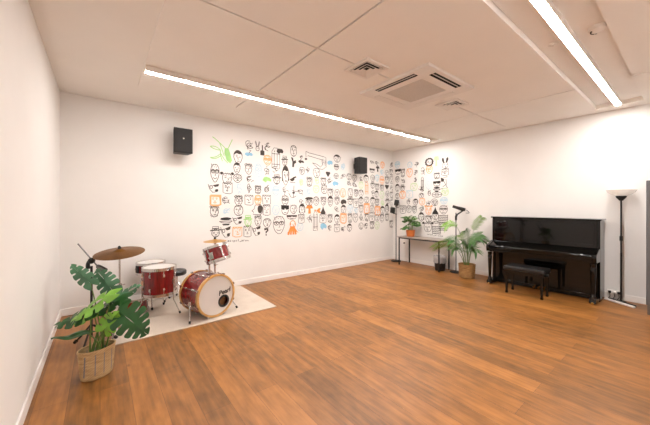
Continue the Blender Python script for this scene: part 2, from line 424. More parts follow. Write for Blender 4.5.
s1['label'] = 'black wall speaker high up left of the drawings, above the drum kit'
s2 = dup(s1, (4.91, YB - 0.287, 2.415), R(0), 'black wall speaker high up among the drawings, near the room corner')
for ch in list(s2.children):
    if ch.name.startswith('badge'): bpy.data.objects.remove(ch)

BACK_DOODLES = '''1.69,2.42,0.35,0.39,g,plant
1.98,2.34,0.17,0.22,k,F
2.19,2.57,0.16,0.19,k,S
2.19,2.41,0.14,0.07,b,blob
2.36,2.59,0.10,0.17,k,rabbit
2.46,2.52,0.08,0.17,k,bottle
2.57,2.60,0.15,0.16,k,S
2.57,2.34,0.17,0.17,o,G
2.75,2.40,0.18,0.36,k,L
2.84,2.54,0.14,0.10,k,blob
2.95,2.36,0.14,0.18,k,H
3.16,2.59,0.15,0.21,k,f
3.16,2.36,0.12,0.19,k,arrow
3.35,2.38,0.13,0.06,k,blob
3.47,2.45,0.06,0.05,k,blob
3.35,2.48,0.10,0.10,k,S
3.75,2.45,0.49,0.35,k,bigfig
4.34,2.55,0.21,0.16,k,F
4.13,2.43,0.15,0.10,b,blob
4.32,2.35,0.15,0.12,k,G
3.75,2.17,0.19,0.20,k,f
3.37,2.19,0.13,0.15,k,f
3.52,2.22,0.13,0.17,k,S
4.52,2.37,0.16,0.14,b,S
4.07,2.17,0.13,0.12,k,heart
4.31,2.14,0.15,0.12,k,f
4.52,2.16,0.16,0.12,k,S
4.72,2.15,0.16,0.14,k,f
1.57,2.02,0.15,0.28,k,LG
1.78,1.95,0.20,0.19,k,ears
1.96,2.14,0.13,0.18,k,F
2.18,2.14,0.16,0.19,k,W
1.97,1.95,0.17,0.14,k,f
2.19,1.96,0.18,0.15,k,S
2.38,2.13,0.14,0.23,b,f
2.56,2.14,0.15,0.16,k,S
1.55,1.76,0.17,0.14,k,dotface
1.79,1.77,0.16,0.18,k,sq
2.00,1.78,0.13,0.16,b,S
2.19,1.78,0.10,0.19,k,S
2.37,1.76,0.14,0.15,k,W
1.58,1.55,0.17,0.16,o,sqF
1.76,1.56,0.16,0.14,k,S
1.99,1.55,0.17,0.18,k,W
2.19,1.56,0.16,0.17,k,sq
2.37,1.56,0.14,0.17,o,G
2.55,1.57,0.17,0.17,k,sq
2.75,2.20,0.16,0.14,k,S
2.77,1.98,0.18,0.18,k,H
2.97,2.07,0.16,0.35,k,LF
3.15,2.00,0.15,0.12,k,bird
3.56,1.97,0.16,0.19,k,W
2.56,1.96,0.17,0.10,g,blob
3.36,1.96,0.13,0.15,g,S
2.56,1.79,0.17,0.14,k,S
2.75,1.75,0.16,0.16,b,G
2.97,1.77,0.14,0.18,k,S
3.17,1.74,0.22,0.23,k,anchor
3.35,1.75,0.13,0.10,k,S
3.55,1.77,0.16,0.15,b,S
2.96,1.56,0.16,0.18,k,G
3.55,1.61,0.18,0.06,k,blob
3.55,1.52,0.18,0.13,k,f
3.35,1.53,0.15,0.13,k,S
1.56,1.36,0.17,0.19,k,W
1.78,1.36,0.14,0.14,b,S
1.99,1.37,0.17,0.18,k,f
2.36,1.38,0.20,0.19,k,profile
2.55,1.37,0.15,0.18,k,sq
2.75,1.37,0.16,0.18,b,f
2.96,1.37,0.16,0.18,k,bar
3.16,1.38,0.17,0.17,k,f
3.37,1.38,0.15,0.21,k,LF
3.56,1.38,0.17,0.17,o,T
1.76,1.18,0.20,0.14,k,hat
1.97,1.19,0.17,0.13,k,dotface
2.17,1.17,0.16,0.19,g,H
2.37,1.17,0.16,0.19,k,W
2.56,1.12,0.17,0.17,k,f
2.82,1.07,0.27,0.32,k,LG
3.12,1.22,0.22,0.08,k,bar
3.35,1.18,0.15,0.17,k,sq
3.58,1.17,0.16,0.17,k,S
3.14,1.00,0.24,0.27,o,squid
3.32,1.01,0.15,0.15,b,f
1.58,1.00,0.17,0.17,k,H
1.76,0.99,0.16,0.18,k,dotface
1.97,0.98,0.17,0.16,o,sq
2.16,0.98,0.14,0.19,k,sq
2.34,0.98,0.16,0.17,k,dotface
2.54,0.95,0.09,0.13,k,query
3.94,2.00,0.17,0.16,k,W
4.12,2.04,0.15,0.14,k,S
4.29,1.96,0.18,0.11,b,blob
3.96,1.82,0.17,0.18,k,f
3.74,1.82,0.16,0.15,g,f
3.75,2.02,0.14,0.15,g,S
4.14,1.75,0.18,0.18,k,W
4.34,1.75,0.15,0.16,k,f
4.52,1.76,0.16,0.19,o,f
4.76,1.77,0.16,0.19,k,f
3.74,1.56,0.16,0.18,k,f
3.94,1.56,0.17,0.18,k,W
4.14,1.56,0.16,0.21,k,F
4.34,1.57,0.17,0.16,k,W
4.54,1.54,0.17,0.12,k,blob
4.76,1.58,0.20,0.19,k,H
3.78,1.35,0.16,0.13,o,fish
3.93,1.36,0.14,0.16,k,tri
4.34,1.36,0.18,0.16,k,S
4.54,1.37,0.17,0.19,k,F
4.75,1.38,0.18,0.17,b,f
3.72,1.12,0.12,0.37,k,L
3.93,1.17,0.18,0.18,k,sq
4.13,1.17,0.16,0.18,k,W
4.34,1.15,0.17,0.19,k,F
4.54,1.16,0.17,0.21,o,sqF
4.75,1.16,0.16,0.22,k,W
3.94,0.99,0.16,0.13,b,blob
4.13,0.95,0.15,0.14,k,S
4.34,0.94,0.17,0.16,k,sq
4.52,0.93,0.17,0.14,k,S
4.73,0.93,0.16,0.17,k,F
4.72,1.97,0.16,0.14,k,S
4.90,2.13,0.15,0.15,k,f
4.90,1.96,0.17,0.15,k,S
4.95,1.77,0.15,0.17,k,W
5.12,2.12,0.16,0.12,k,S
5.12,1.96,0.16,0.17,g,f
5.12,1.77,0.17,0.15,k,f
5.12,1.59,0.17,0.15,k,F
5.30,2.14,0.18,0.18,k,F
5.32,1.91,0.11,0.28,o,L
4.95,1.52,0.17,0.20,k,sq
4.93,1.35,0.17,0.17,b,S
5.12,1.38,0.17,0.20,k,W
5.32,1.39,0.18,0.23,o,sqF
5.32,1.60,0.16,0.15,k,f
4.93,1.16,0.17,0.20,k,f
5.12,1.15,0.16,0.20,k,S
5.12,0.95,0.16,0.15,k,f
5.32,1.17,0.16,0.18,k,W
5.32,0.97,0.16,0.18,k,S
5.52,2.56,0.17,0.13,k,S
5.52,2.36,0.17,0.10,k,bar
5.54,2.17,0.17,0.15,k,f
5.54,1.99,0.17,0.16,k,H
5.54,1.78,0.17,0.16,k,S
5.54,1.58,0.19,0.18,k,F
5.52,1.37,0.17,0.18,k,f
5.52,1.17,0.19,0.21,k,sq
5.52,0.96,0.19,0.18,k,W
5.71,2.57,0.15,0.13,k,S
5.73,2.42,0.13,0.13,k,T
5.71,2.18,0.15,0.16,b,f
5.71,1.95,0.17,0.16,k,W
5.69,1.76,0.15,0.16,k,F
5.71,1.55,0.17,0.18,k,W
5.73,1.33,0.19,0.21,o,sqF
5.71,1.14,0.17,0.16,k,f
5.71,0.94,0.17,0.18,g,f
5.92,2.54,0.16,0.16,o,f
5.90,2.34,0.18,0.13,b,S
5.90,2.13,0.18,0.19,o,G
5.90,1.93,0.18,0.16,k,W
5.90,1.74,0.18,0.19,g,f
5.92,1.53,0.18,0.16,g,S
5.92,1.34,0.18,0.19,k,F
5.90,1.13,0.18,0.21,k,W
6.10,2.34,0.16,0.14,k,f
6.10,2.15,0.19,0.19,k,W
6.10,1.96,0.16,0.13,k,heart
6.12,1.77,0.16,0.16,k,f
6.12,1.58,0.18,0.14,k,H
6.10,1.38,0.16,0.22,k,LF
6.10,1.15,0.16,0.19,k,W
6.29,2.57,0.19,0.17,k,S
6.29,2.37,0.19,0.16,k,W
6.29,2.16,0.19,0.19,k,f
6.31,1.94,0.17,0.16,k,S
6.31,1.75,0.17,0.17,k,W
6.31,1.53,0.17,0.19,k,f
6.29,0.96,0.19,0.19,k,W'''
RIGHT_DOODLES = '''4.96,2.56,0.17,0.16,b,G
4.94,2.37,0.17,0.14,k,bar
4.96,2.17,0.13,0.16,k,f
4.96,1.94,0.15,0.19,k,F
4.78,2.33,0.14,0.21,k,W
4.78,2.11,0.14,0.16,k,S
4.79,1.93,0.16,0.16,k,H
4.79,1.75,0.19,0.19,o,f
4.96,1.72,0.13,0.14,k,f
4.56,2.51,0.14,0.15,b,f
4.36,2.50,0.16,0.15,k,S
4.57,2.31,0.19,0.21,o,f
4.38,2.31,0.15,0.15,k,S
4.39,2.14,0.10,0.15,k,S
4.17,2.33,0.16,0.17,k,S
4.00,2.52,0.22,0.20,k,ring
4.00,2.34,0.18,0.17,o,f
3.81,2.52,0.14,0.22,g,T
3.59,2.45,0.19,0.23,k,bunny
3.80,2.17,0.17,0.14,k,W
3.59,2.24,0.17,0.14,k,sq
3.61,1.99,0.17,0.26,k,zed
4.44,1.94,0.21,0.18,g,f
4.19,2.02,0.07,0.27,k,L
4.02,1.96,0.16,0.17,b,f
3.80,1.98,0.17,0.12,k,bar
3.80,1.85,0.16,0.12,k,hat
4.57,1.76,0.19,0.18,b,sq
4.22,1.85,0.16,0.18,k,S
4.22,1.71,0.14,0.12,k,f
3.98,1.77,0.18,0.17,k,S
3.80,1.72,0.22,0.13,k,eye
3.59,1.78,0.17,0.16,g,f
4.59,1.57,0.18,0.16,k,S
4.39,1.55,0.16,0.15,k,F
4.20,1.56,0.17,0.16,o,f
4.02,1.52,0.14,0.15,k,S
3.86,1.53,0.20,0.19,k,spiral
3.62,1.57,0.19,0.14,b,G
4.96,1.50,0.15,0.19,k,f
4.78,1.36,0.18,0.19,k,sq
4.59,1.37,0.17,0.18,k,f
4.42,1.36,0.15,0.18,k,W
4.22,1.38,0.17,0.15,k,S
4.02,1.36,0.18,0.21,o,ears
3.84,1.34,0.16,0.16,k,tri
3.63,1.36,0.21,0.18,k,G
4.22,1.18,0.16,0.20,k,LF
4.02,1.13,0.19,0.17,k,W
3.84,1.20,0.17,0.14,k,f
3.84,1.07,0.16,0.08,k,S
4.04,0.94,0.25,0.22,k,ears
3.64,1.16,0.20,0.16,k,rows
3.64,0.98,0.18,0.16,k,rows
3.81,0.89,0.19,0.17,k,rows'''

# ------------------------------------------------------------------ murals: doodles painted on the two walls
class Ink:
    """strokes and filled shapes in a wall plane, collected as flat paint"""
    def __init__(s, P): s.mb = MB(); s.P = P; s.n = 0
    def line(s, pts, w=0.012):
        n = len(pts)
        if n < 2: return
        vs = []; s.n += 1
        off = 0.0018 + 0.00004 * (s.n % 12)
        for i in range(n):
            a = pts[max(i - 1, 0)]; b = pts[min(i + 1, n - 1)]
            dx, dy = b[0] - a[0], b[1] - a[1]; l = math.hypot(dx, dy) or 1e-6
            nx, ny = -dy / l * w / 2, dx / l * w / 2
            vs.append(s.P(pts[i][0] + nx, pts[i][1] + ny, off)); vs.append(s.P(pts[i][0] - nx, pts[i][1] - ny, off))
        s.mb.add(vs, [(2 * i, 2 * i + 1, 2 * i + 3, 2 * i + 2) for i in range(n - 1)])
    def fill(s, poly):
        s.n += 1; off = 0.0018 + 0.00004 * (s.n % 12)
        s.mb.add([s.P(u, v, off) for u, v in poly], [list(range(len(poly)))])
def doodle(ink, cx, cy, w, h, kind, rnd, lw):
    def T(pts): return [(cx + x * w, cy + y * h) for x, y in pts]
    def L(pts, k=1.0): ink.line(T(pts), lw * k)
    def F(pts): ink.fill(T(pts))
    def wob(pts, a=0.02): return [(x + rnd.uniform(-a, a), y + rnd.uniform(-a, a)) for x, y in pts]
    def blobs(x, y, rx, ry): F(wob(arc(x, y, rx, ry, 0, 342, 12), 0.015))
    def head(rx=0.42, ry=0.46, jaw=0.75, cy0=0.0, sq=1.0):
        pts = []
        for i in range(25):
            a = 2 * math.pi * i / 24; c, s_ = math.cos(a), math.sin(a)
            x = math.copysign(abs(c) ** sq, c) * rx; y = math.copysign(abs(s_) ** sq, s_) * ry
            if y < 0: x *= 1 - (1 - jaw) * (-y / ry)
            pts.append((x, y + cy0))
        L(wob(pts, 0.012))
    def features(y0=0.08, glasses=False):
        sx = rnd.uniform(-0.06, 0.06); e = rnd.choice((0, 1, 2, 3)); d = rnd.uniform(0.14, 0.2)
        for q in (-1, 1):
            x = sx + q * d
            if glasses: L(arc(x, y0, 0.13, 0.11, 0, 360, 12))
            elif e == 0: blobs(x, y0, 0.05, 0.05)
            elif e == 1: L(arc(x, y0, 0.08, 0.06, 0, 360, 10), 0.7)
            elif e == 2: L([(x - 0.08, y0), (x + 0.08, y0 + 0.02)])
            else: L(arc(x, y0 - 0.03, 0.08, 0.08, 20, 160, 6)); blobs(x, y0 - 0.03, 0.035, 0.035)
            if rnd.random() < 0.6: L([(x - 0.09, y0 + 0.13 + rnd.uniform(-.03, .03)), (x + 0.09, y0 + 0.13 + rnd.uniform(-.03, .03))])
        n = rnd.choice((0, 1, 2))
        if n == 0: L([(sx, y0), (sx + 0.07, y0 - 0.17), (sx - 0.02, y0 - 0.18)])
        elif n == 1: L(arc(sx, y0 - 0.12, 0.06, 0.06, 180, 360, 6))
        else: L([(sx - 0.03, y0), (sx - 0.04, y0 - 0.16), (sx + 0.05, y0 - 0.15)])
        m = rnd.choice((0, 1, 2, 3)); my = y0 - 0.3
        if m == 0: L(arc(sx, my + 0.06, 0.14, 0.09, 200, 340, 8))
        elif m == 1: L([(sx - 0.12, my), (sx + 0.13, my + 0.015)])
        elif m == 2: L(arc(sx, my, 0.08, 0.05, 0, 360, 10))
        else: L(arc(sx, my - 0.06, 0.13, 0.09, 20, 160, 8)); L([(sx - 0.1, my - 0.02), (sx + 0.1, my - 0.02)], 0.7)
    def scribble(x0, x1, y0, y1, n=7, k=1.0):
        p = [(x0 + (x1 - x0) * i / n, (y0 if i % 2 else y1) + rnd.uniform(-.03, .03)) for i in range(n + 1)]
        L(p, k)
    def cap(side=0.0):
        up = arc(0, 0.02, 0.45, 0.48, 12, 168, 14)
        lo = [(-0.30, 0.2), (-0.1 + side, 0.27), (0.1, 0.22), (0.33, 0.24)]
        F(up + lo)
    if kind == 'f':
        head(jaw=rnd.uniform(0.6, 0.95), sq=rnd.uniform(0.7, 1.0)); features(glasses=rnd.random() < 0.25)
        r = rnd.random()
        if r < 0.35: scribble(-0.36, 0.36, 0.28, 0.48, 8)
        elif r < 0.6: L(arc(0, 0.1, 0.42, 0.36, 20, 160, 8)); L([(-.3, .3), (.0, .36), (.32, .27)])
        if rnd.random() < 0.3: scribble(-0.2, 0.2, -0.44, -0.33, 5, 0.8)
    elif kind == 'W':
        head(0.36, 0.42, 0.8, -0.04); features(0.04, rnd.random() < 0.3)
        for q in range(3): scribble(-0.42 + q * 0.04, 0.42 - q * 0.03, 0.2 + q * 0.08, 0.36 + q * 0.06, 9)
        if rnd.random() < 0.6: scribble(-0.34, 0.3, -0.46, -0.28, 8)
    elif kind in ('F', 'LF'):
        head(0.4, 0.48, 0.8); cap(rnd.uniform(-.1, .1)); features(0.0 if kind == 'F' else 0.02, rnd.random() < 0.3)
        if kind == 'LF': F([(-.46, .2), (-.38, .2), (-.33, -.3), (-.44, -.3)]); F([(.46, .2), (.36, .2), (.36, -.25), (.45, -.3)])
    elif kind in ('sq', 'sqF'):
        L(wob([(-.44, .46), (.44, .46), (.42, -.4), (.2, -.48), (-.2, -.48), (-.43, -.4), (-.44, .46)], .02), 1.0 if kind == 'sq' else 2.0); features(0.08, rnd.random() < 0.3)
        if kind == 'sqF': F([(-.46, .48), (.46, .48), (.44, .3), (-.44, .32)]); F([(.3, .4), (.45, .4), (.43, -.1), (.36, -.1)])
        else: scribble(-.4, .4, .3, .44, 6)
    elif kind in ('G', 'LG'):
        head(0.42, 0.48, 0.6, sq=0.8)
        for q in (-1, 1): L(arc(q * 0.19, 0.1, 0.16, 0.1, 0, 360, 12), 1.4); blobs(q * 0.19, 0.1, 0.05, 0.035)
        L([(-.42, .14), (.42, .16)], 1.2); L([(0, 0), (0.06, -0.12), (-0.03, -0.13)]); L(arc(0, -0.2, 0.18, 0.1, 200, 340, 8))
        scribble(-.36, .36, .3, .47, 7)
    elif kind == 'H':
        head(0.34, 0.36, 0.75, -0.12); features(-0.08)
        F([(-.48, .18), (.48, .22), (.47, .12), (-.47, .09)]); L([(-.3, .18), (-.26, .48), (.26, .48), (.3, .2)]); L([(-.28, .3), (.28, .32)], 1.6)
    elif kind == 'S':
        for q in range(rnd.choice((2, 3))):
            x, y = rnd.uniform(-.15, .15), rnd.uniform(-.2, .2)
            L(wob(arc(x, y, rnd.uniform(.15, .34), rnd.uniform(.12, .3), rnd.uniform(0, 90), rnd.uniform(220, 400), 10), .03))
        for q in range(3):
            x, y = rnd.uniform(-.4, .2), rnd.uniform(-.4, .4)
            L([(x, y), (x + rnd.uniform(.1, .3), y + rnd.uniform(-.2, .2)), (x + rnd.uniform(-.1, .3), y + rnd.uniform(-.3, .1))])
        blobs(rnd.uniform(-.2, .2), rnd.uniform(-.2, .2), .07, .06)
    elif kind == 'blob':
        F(wob([(-.5, -.1), (-.4, .35), (-.1, .48), (.3, .4), (.5, .1), (.4, -.3), (.05, -.2), (-.2, -.46)], .05))
    elif kind == 'rabbit':
        for q in (-1, 1): L([(q * .05, -.1), (q * .3, .48), (q * .42, .4), (q * .16, -.1)])
        L(arc(0, -.25, .3, .22, 0, 360, 14)); blobs(-.1, -.22, .05, .04); blobs(.12, -.22, .05, .04)
    elif kind == 'bottle':
        F([(-.12, .5), (.12, .5), (.12, 0), (.46, -.05), (.46, -.5), (-.46, -.5), (-.46, -.05), (-.12, 0)])
    elif kind == 'L':
        L([(-.42, -.48), (-.42, .3), (-.2, .48), (.2, .48), (.42, .3), (.42, -.48), (-.42, -.48)]); L([(-.18, -.4), (-.18, .25)]); L([(.14, -.42), (.14, .25)])
        blobs(-.15, .32, .07, .025); blobs(.18, .32, .07, .025); L([(-.4, .2), (.4, .2)]); L([(-.4, -.3), (.4, -.3)])
    elif kind == 'arrow':
        F([(-.45, .45), (-.1, .4), (.0, .1), (.4, .2), (.45, -.05), (.15, -.15), (.05, -.5), (-.25, -.48), (-.2, 0)])
    elif kind == 'bigfig':
        L([(-.5, .42), (-.5, .1), (-.4, .2), (.3, .06), (.3, .26), (-.38, .36), (-.5, .42)]); L([(.3, .26), (.46, .22), (.48, -.3), (.3, -.46), (.1, -.44), (-.2, -.16)])
        L([(-.2, -.16), (.0, -.2), (.2, -.34), (.28, -.2), (.26, .05)]); scribble(.28, .46, -.1, .1, 6); scribble(.28, .46, -.25, -.05, 6)
    elif kind == 'heart':
        blobs(-.2, .2, .24, .22); blobs(.2, .2, .24, .22); F([(-.42, .12), (.42, .12), (0, -.48)])
    elif kind == 'plant':
        F(wob([(.12, .12), (.26, .14), (.36, -.06), (.46, -.34), (.36, -.48), (.22, -.36), (.12, -.1)], .02))
        for p in (((-.4, .5), (-.16, .36), (.14, .12)), ((.46, .5), (.38, .34), (.28, .14)), ((-.5, .12), (-.28, .2), (-.06, .02)), ((-.5, -.3), (-.24, -.3), (-.1, -.14)),
                  ((-.1, .3), (-.02, .1), (.1, -.2)), ((-.06, -.1), (.1, -.36), (.26, -.46)), ((-.5, .12), (-.3, .0), (-.06, .02)), ((-.5, -.3), (-.3, -.4), (-.06, -.2)), ((-.06, .02), (-.1, -.14), (.02, -.4))):
            L([q[:2] for q in bez((*p[0], 0), (*p[1], 0), (*p[2], 0), 6)], 0.9)
    elif kind == 'ears':
        head(0.36, 0.42, 0.8, -0.06, 0.7); features(0.0); blobs(-.42, .36, .12, .12); blobs(.42, .36, .12, .12); scribble(-.3, .3, .26, .4, 7)
    elif kind == 'bunny':
        L(arc(0, -.2, .34, .28, 0, 360, 16)); features(-.14)
        for q in (-1, 1): F([(q * .08, .05), (q * .14, .42), (q * .34, .5), (q * .38, .3), (q * .24, .04)])
    elif kind == 'dotface':
        L(wob([(-.48, .4), (-.36, -.1), (-.1, -.46), (.2, -.4), (.4, -.1)], .03)); blobs(.24, -.25, .15, .15); L(arc(-.22, .1, .12, .16, 0, 360, 10)); F([(-.1, .3), (.46, .48), (.4, .2), (.1, .12)]); L([(-.45, .2), (-.1, .25)])
    elif kind == 'profile':
        L([(-.5, -.1), (-.3, .06), (-.2, .4), (.3, .46)]); L([(-.5, -.1), (-.34, -.2), (-.4, -.4), (.3, -.46)]); blobs(.22, .04, .22, .36); L(arc(.1, 0, .38, .46, -90, 90, 12))
    elif kind == 'bar':
        F([(-.5, .48), (.5, .44), (.48, .06), (.1, .02), (.05, .14), (-.05, .14), (-.1, .0), (-.48, .06)]); L(arc(0, .0, .42, .46, 180, 360, 12)); L([(-.15, -.26), (.15, -.26)])
    elif kind == 'hat':
        F(wob(arc(0, .26, .44, .16, 0, 345, 14), .02)); L(arc(0, .05, .5, .24, 190, 350, 12)); L([(-.5, .0), (.5, .02)]); F([(-.3, -.3), (.34, -.28), (.2, -.46), (-.2, -.46)])
    elif kind == 'T':
        F([(-.48, .1), (-.3, .46), (.3, .46), (.48, .1), (.14, .08), (.2, -.48), (-.16, -.48), (-.12, .08)])
    elif kind == 'fish':
        F([(-.2, .0), (.2, .36), (.48, .3), (.3, 0), (.48, -.4), (.1, -.34)]); blobs(-.36, .02, .14, .13)
    elif kind == 'tri':
        F([(0, .5), (.14, .1), (.46, -.36), (.3, -.48), (-.3, -.48), (-.46, -.36), (-.14, .1)])
    elif kind == 'squid':
        for x in (-.4, -.18, .06, .28): L([(x * .3, .1), (x, -.45)], 2.6)
        F([(-.5, -.36), (-.2, -.02), (.2, -.02), (.5, -.36), (.2, -.22), (-.2, -.22)]); L(arc(0, .24, .24, .24, 0, 360, 14)); features(.26)
    elif kind == 'query':
        F([(-.4, .48), (.4, .48), (.46, .1), (.14, -.06), (.1, -.2), (-.14, -.2), (-.12, .06), (.18, .16), (.14, .26), (-.4, .2)]); blobs(0, -.4, .14, .1)
    elif kind == 'anchor':
        L([(.0, .5), (-.05, -.4)], 1.2); L([(-.5, -.1), (-.3, -.4), (-.05, -.44), (.2, -.3)]); L([(-.2, .14), (.3, .02), (.5, .16)]); blobs(.44, .12, .09, .07); blobs(-.04, -.05, .12, .09)
    elif kind == 'bird':
        F([(-.5, .0), (-.2, .14), (.1, .4), (.4, .5), (.46, .3), (.2, .2), (.16, -.1), (-.1, -.3), (-.3, -.24)]); L([(-.3, -.3), (-.4, -.5), (.3, -.48)])
    elif kind == 'ring':
        for k in range(14):
            a = k * 2 * math.pi / 14; blobs(.38 * math.cos(a), .38 * math.sin(a), .1, .1)
        L(arc(0, 0, .36, .36, 0, 360, 20), 1.6); features(0)
    elif kind == 'zed':
        L([(-.4, .46), (.3, .4), (-.4, -.4), (.46, -.46)], 1.3); F([(.0, .3), (.46, .44), (.4, .1), (.1, .1)]); L([(-.2, .3), (-.3, -.1), (.2, -.3)])
    elif kind == 'eye':
        L(arc(0, 0, .5, .42, 0, 360, 20)); L(arc(0, 0, .2, .24, 0, 360, 12)); L([(-.46, 0), (.46, .02)])
    elif kind == 'spiral':
        L([(.46 * (1 - t / 44) * math.cos(t * .42), .46 * (1 - t / 44) * math.sin(t * .42)) for t in range(42)]); features(0)
    elif kind == 'rows':
        for y in (-.42, -.2, .02, .24, .44): L([p for q in range(5) for p in arc(-.4 + q * .2, y, .1, .12, 200, 340, 5)], 1.3)
        L([(-.5, .48), (-.48, -.48)]); L([(.5, .48), (.48, -.48)])

NAMES = {'plant': 'plant_doodle', 'rabbit': 'rabbit_doodle', 'bottle': 'bottle_doodle', 'heart': 'heart_doodle', 'fish': 'fish_doodle', 'bird': 'bird_doodle',
         'anchor': 'anchor_doodle', 'ring': 'flower_doodle', 'hat': 'hat_doodle', 'rows': 'pattern_doodle', 'blob': 'blot_doodle', 'tri': 'cone_doodle', 'T': 'mushroom_doodle',
         'squid': 'squid_doodle', 'eye': 'eye_doodle', 'bunny': 'bunny_doodle', 'spiral': 'spiral_doodle', 'arrow': 'arrow_doodle', 'bigfig': 'horn_doodle', 'S': 'scribble_doodle', 'zed': 'figure_doodle', 'L': 'frame_doodle', 'query': 'mark_doodle'}
COLN = {'o': 'orange', 'b': 'light blue', 'g': 'light green', 'k': 'black'}
PALE = {'k': M['ink'], 'o': M['palorange'], 'b': M['palblue'], 'g': M['palgreen']}
VIVID = {'T', 'squid', 'fish', 'blob', 'plant', 'H'}
CM = {'k': M['ink'], 'o': M['orange'], 'b': M['blue'], 'g': M['green']}
SOLID = {'bottle', 'blob', 'arrow', 'tri', 'bar', 'bird', 'query', 'hat'}
def mural(table, P, origin, label, text, seed, lw):
    t = thing('mural', label, 'mural', origin)
    rows = []
    for l in table.strip().splitlines():
        a = l.split(','); v_ = list(map(float, a[:4])); v_[2] *= 1.15; v_[3] *= 1.15; rows.append((*v_, a[4], a[5]))
    order = sorted(range(len(rows)), key=lambda i: -rows[i][2] * rows[i][3])
    big = set(order[:98]); rest = Ink(P)
    for i, (u, z, w, h, c, kd) in enumerate(rows):
        rnd = random.Random(seed + i)
        if i in big or c != 'k':
            ink = Ink(P); doodle(ink, u, z, w, h, kd, rnd, lw * (1.0 if c == 'k' else 1.6))
            nm = NAMES.get(kd, 'face_doodle')
            ink.mb.build(nm, M['inksolid'] if (c == 'k' and kd in SOLID) else (CM if kd in VIVID and (kd, c) != ('T', 'g') else PALE)[c], t, smooth=False, fixn=False, label=None if c == 'k' else COLN[c] + ' drawing')
        else: doodle(rest, u, z, w, h, kd, rnd, lw)
    if rest.mb.f:
        o = rest.mb.build('small_doodles', M['ink'], t, smooth=False, fixn=False); o['kind'] = 'stuff'
    # the small hand-written line under the drawings
    ink = Ink(P); u, z, L, hh, gl = text
    rnd = random.Random(seed); n = len(gl); s = L / n
    GL = {'e': [(0, .25), (.8, .25), (.6, .5), (.1, .4), (.1, 0), (.8, .05)], 'c': [(.8, .5), (.2, .5), (.1, .1), (.8, 0)], 'i': [(.4, .5), (.4, 0)], 'p': [(.1, -.3), (.1, .5), (.8, .4), (.7, .1), (.1, .1)],
          's': [(.8, .5), (.1, .4), (.8, .1), (.1, 0)], 'l': [(.4, 1), (.4, 0)], '_': [(0, -.1), (1, -.1)], 'a': [(.8, .5), (.1, .4), (.1, 0), (.7, .1), (.8, .5), (.85, 0)], 'r': [(.2, 0), (.2, .5), (.8, .5)],
          'o': [(.1, .1), (.3, .5), (.8, .4), (.6, 0), (.1, .1)], 'm': [(0, 0), (.1, .5), (.4, .1), (.6, .5), (.9, 0)], 'n': [(.1, 0), (.1, .5), (.8, .5), (.8, 0)]}
    for k, ch in enumerate(gl):
        if ch in GL: ink.line([(u + (k + x * .8) * s, z + y * hh - 0.02 * k / n) for x, y in GL[ch]], 0.009)
    ink.mb.build('hand_lettering', M['ink'], t, smooth=False, fixn=False)
    return t
mural(BACK_DOODLES, lambda u, v, o: (u - 3.8, -o, v - 1.7), (3.8, YB, 1.7), 'mural of small black, orange, blue and green drawings on the back wall behind the drums', (1.79, 0.815, 0.40, 0.045, 'ecipsl_arom'), 11, 0.0098)
mural(RIGHT_DOODLES, lambda u, v, o: (-o, u - 4.2, v - 1.7), (XR, 4.2, 1.7), 'mural of small black and coloured drawings on the right wall above the console table', (4.06, 0.745, -0.42, 0.045, 'mcsn_oisca'), 71, 0.0105)

# ------------------------------------------------------------------ rug
rb = MB().box(-0.945, 0.945, -0.69, 0.69, 0, 0.012)
ro = rb.build('rug', M['rug'], bevel=0.004); ro.location = (1.055, 4.395, 0.0)
tag(ro, 'flat cream rug under the red drum kit in the corner', 'rug')
RZ = 0.012

# ------------------------------------------------------------------ drums (local z is the drum's axis)
def lug(mb, r, z, a, T, ln=0.04):
    Tr = T @ Matrix.Rotation(a, 4, 'Z')
    mb.box(r - 0.002, r + 0.016, -0.010, 0.010, z - ln / 2, z + ln / 2, Tr)
    mb.lathe([(0, 0), (0.012, 0), (0.012, 0.008), (0.006, 0.012), (0, 0.012)], 10, Tr @ frame((r + 0.014, 0, z), (1, 0, 0)))
def drum(t, T, r, h, nl=6, shell='red', hoop='chrome', head='drumhead', rods=True, a0=0.2, hoopw=0.03, thick=0.012):
    sb = MB(); sb.lathe([(r - 0.008, 0), (r, 0), (r, h), (r - 0.008, h), (r - 0.008, 0)], 48, T)
    sh = sb.build('shell', M[shell], t)
    for z, nm in ((h, 'top_hoop'), (0, 'bottom_hoop')):
        s = 1 if z else -1
        hb = MB(); z0, z1 = z - s * (hoopw - 0.012), z + s * 0.014
        hb.lathe([(r + 0.002, z0), (r + thick, z0), (r + thick, z1), (r + 0.001, z1), (r + 0.002, z0)], 48, T)
        hb.build('hoop', M[hoop], t)
        hd = MB(); hd.lathe([(0, z + s * 0.006), (r - 0.012, z + s * 0.006), (r + 0.001, z + s * 0.001), (r + 0.001, z - s * 0.004), (0, z - s * 0.002)], 48, T)
        hd.build('drumhead', M[head], t, label='white drumhead')
    for k in range(nl):
        lb = MB(); a = a0 + 2 * math.pi * k / nl
        for z in ((h * 0.24, h * 0.76) if h > 0.16 else (h * 0.5,)):
            lug(lb, r, z, a, T)
        if rods:
            Tr = T @ Matrix.Rotation(a, 4, 'Z')
            for z0, z1 in ((h * 0.76, h + 0.012), (-0.012, h * 0.24)): lb.tube([(r + 0.009, 0, z0), (r + 0.009, 0, z1)], 0.0035, 6, Tr)
            lb.box(r + 0.003, r + 0.012, -0.006, 0.006, h * 0.26, h * 0.74, Tr) if h < 0.2 else None
        lb.build('lug', M['chrome'], t, label='chrome lug with tension rod')
    return sh
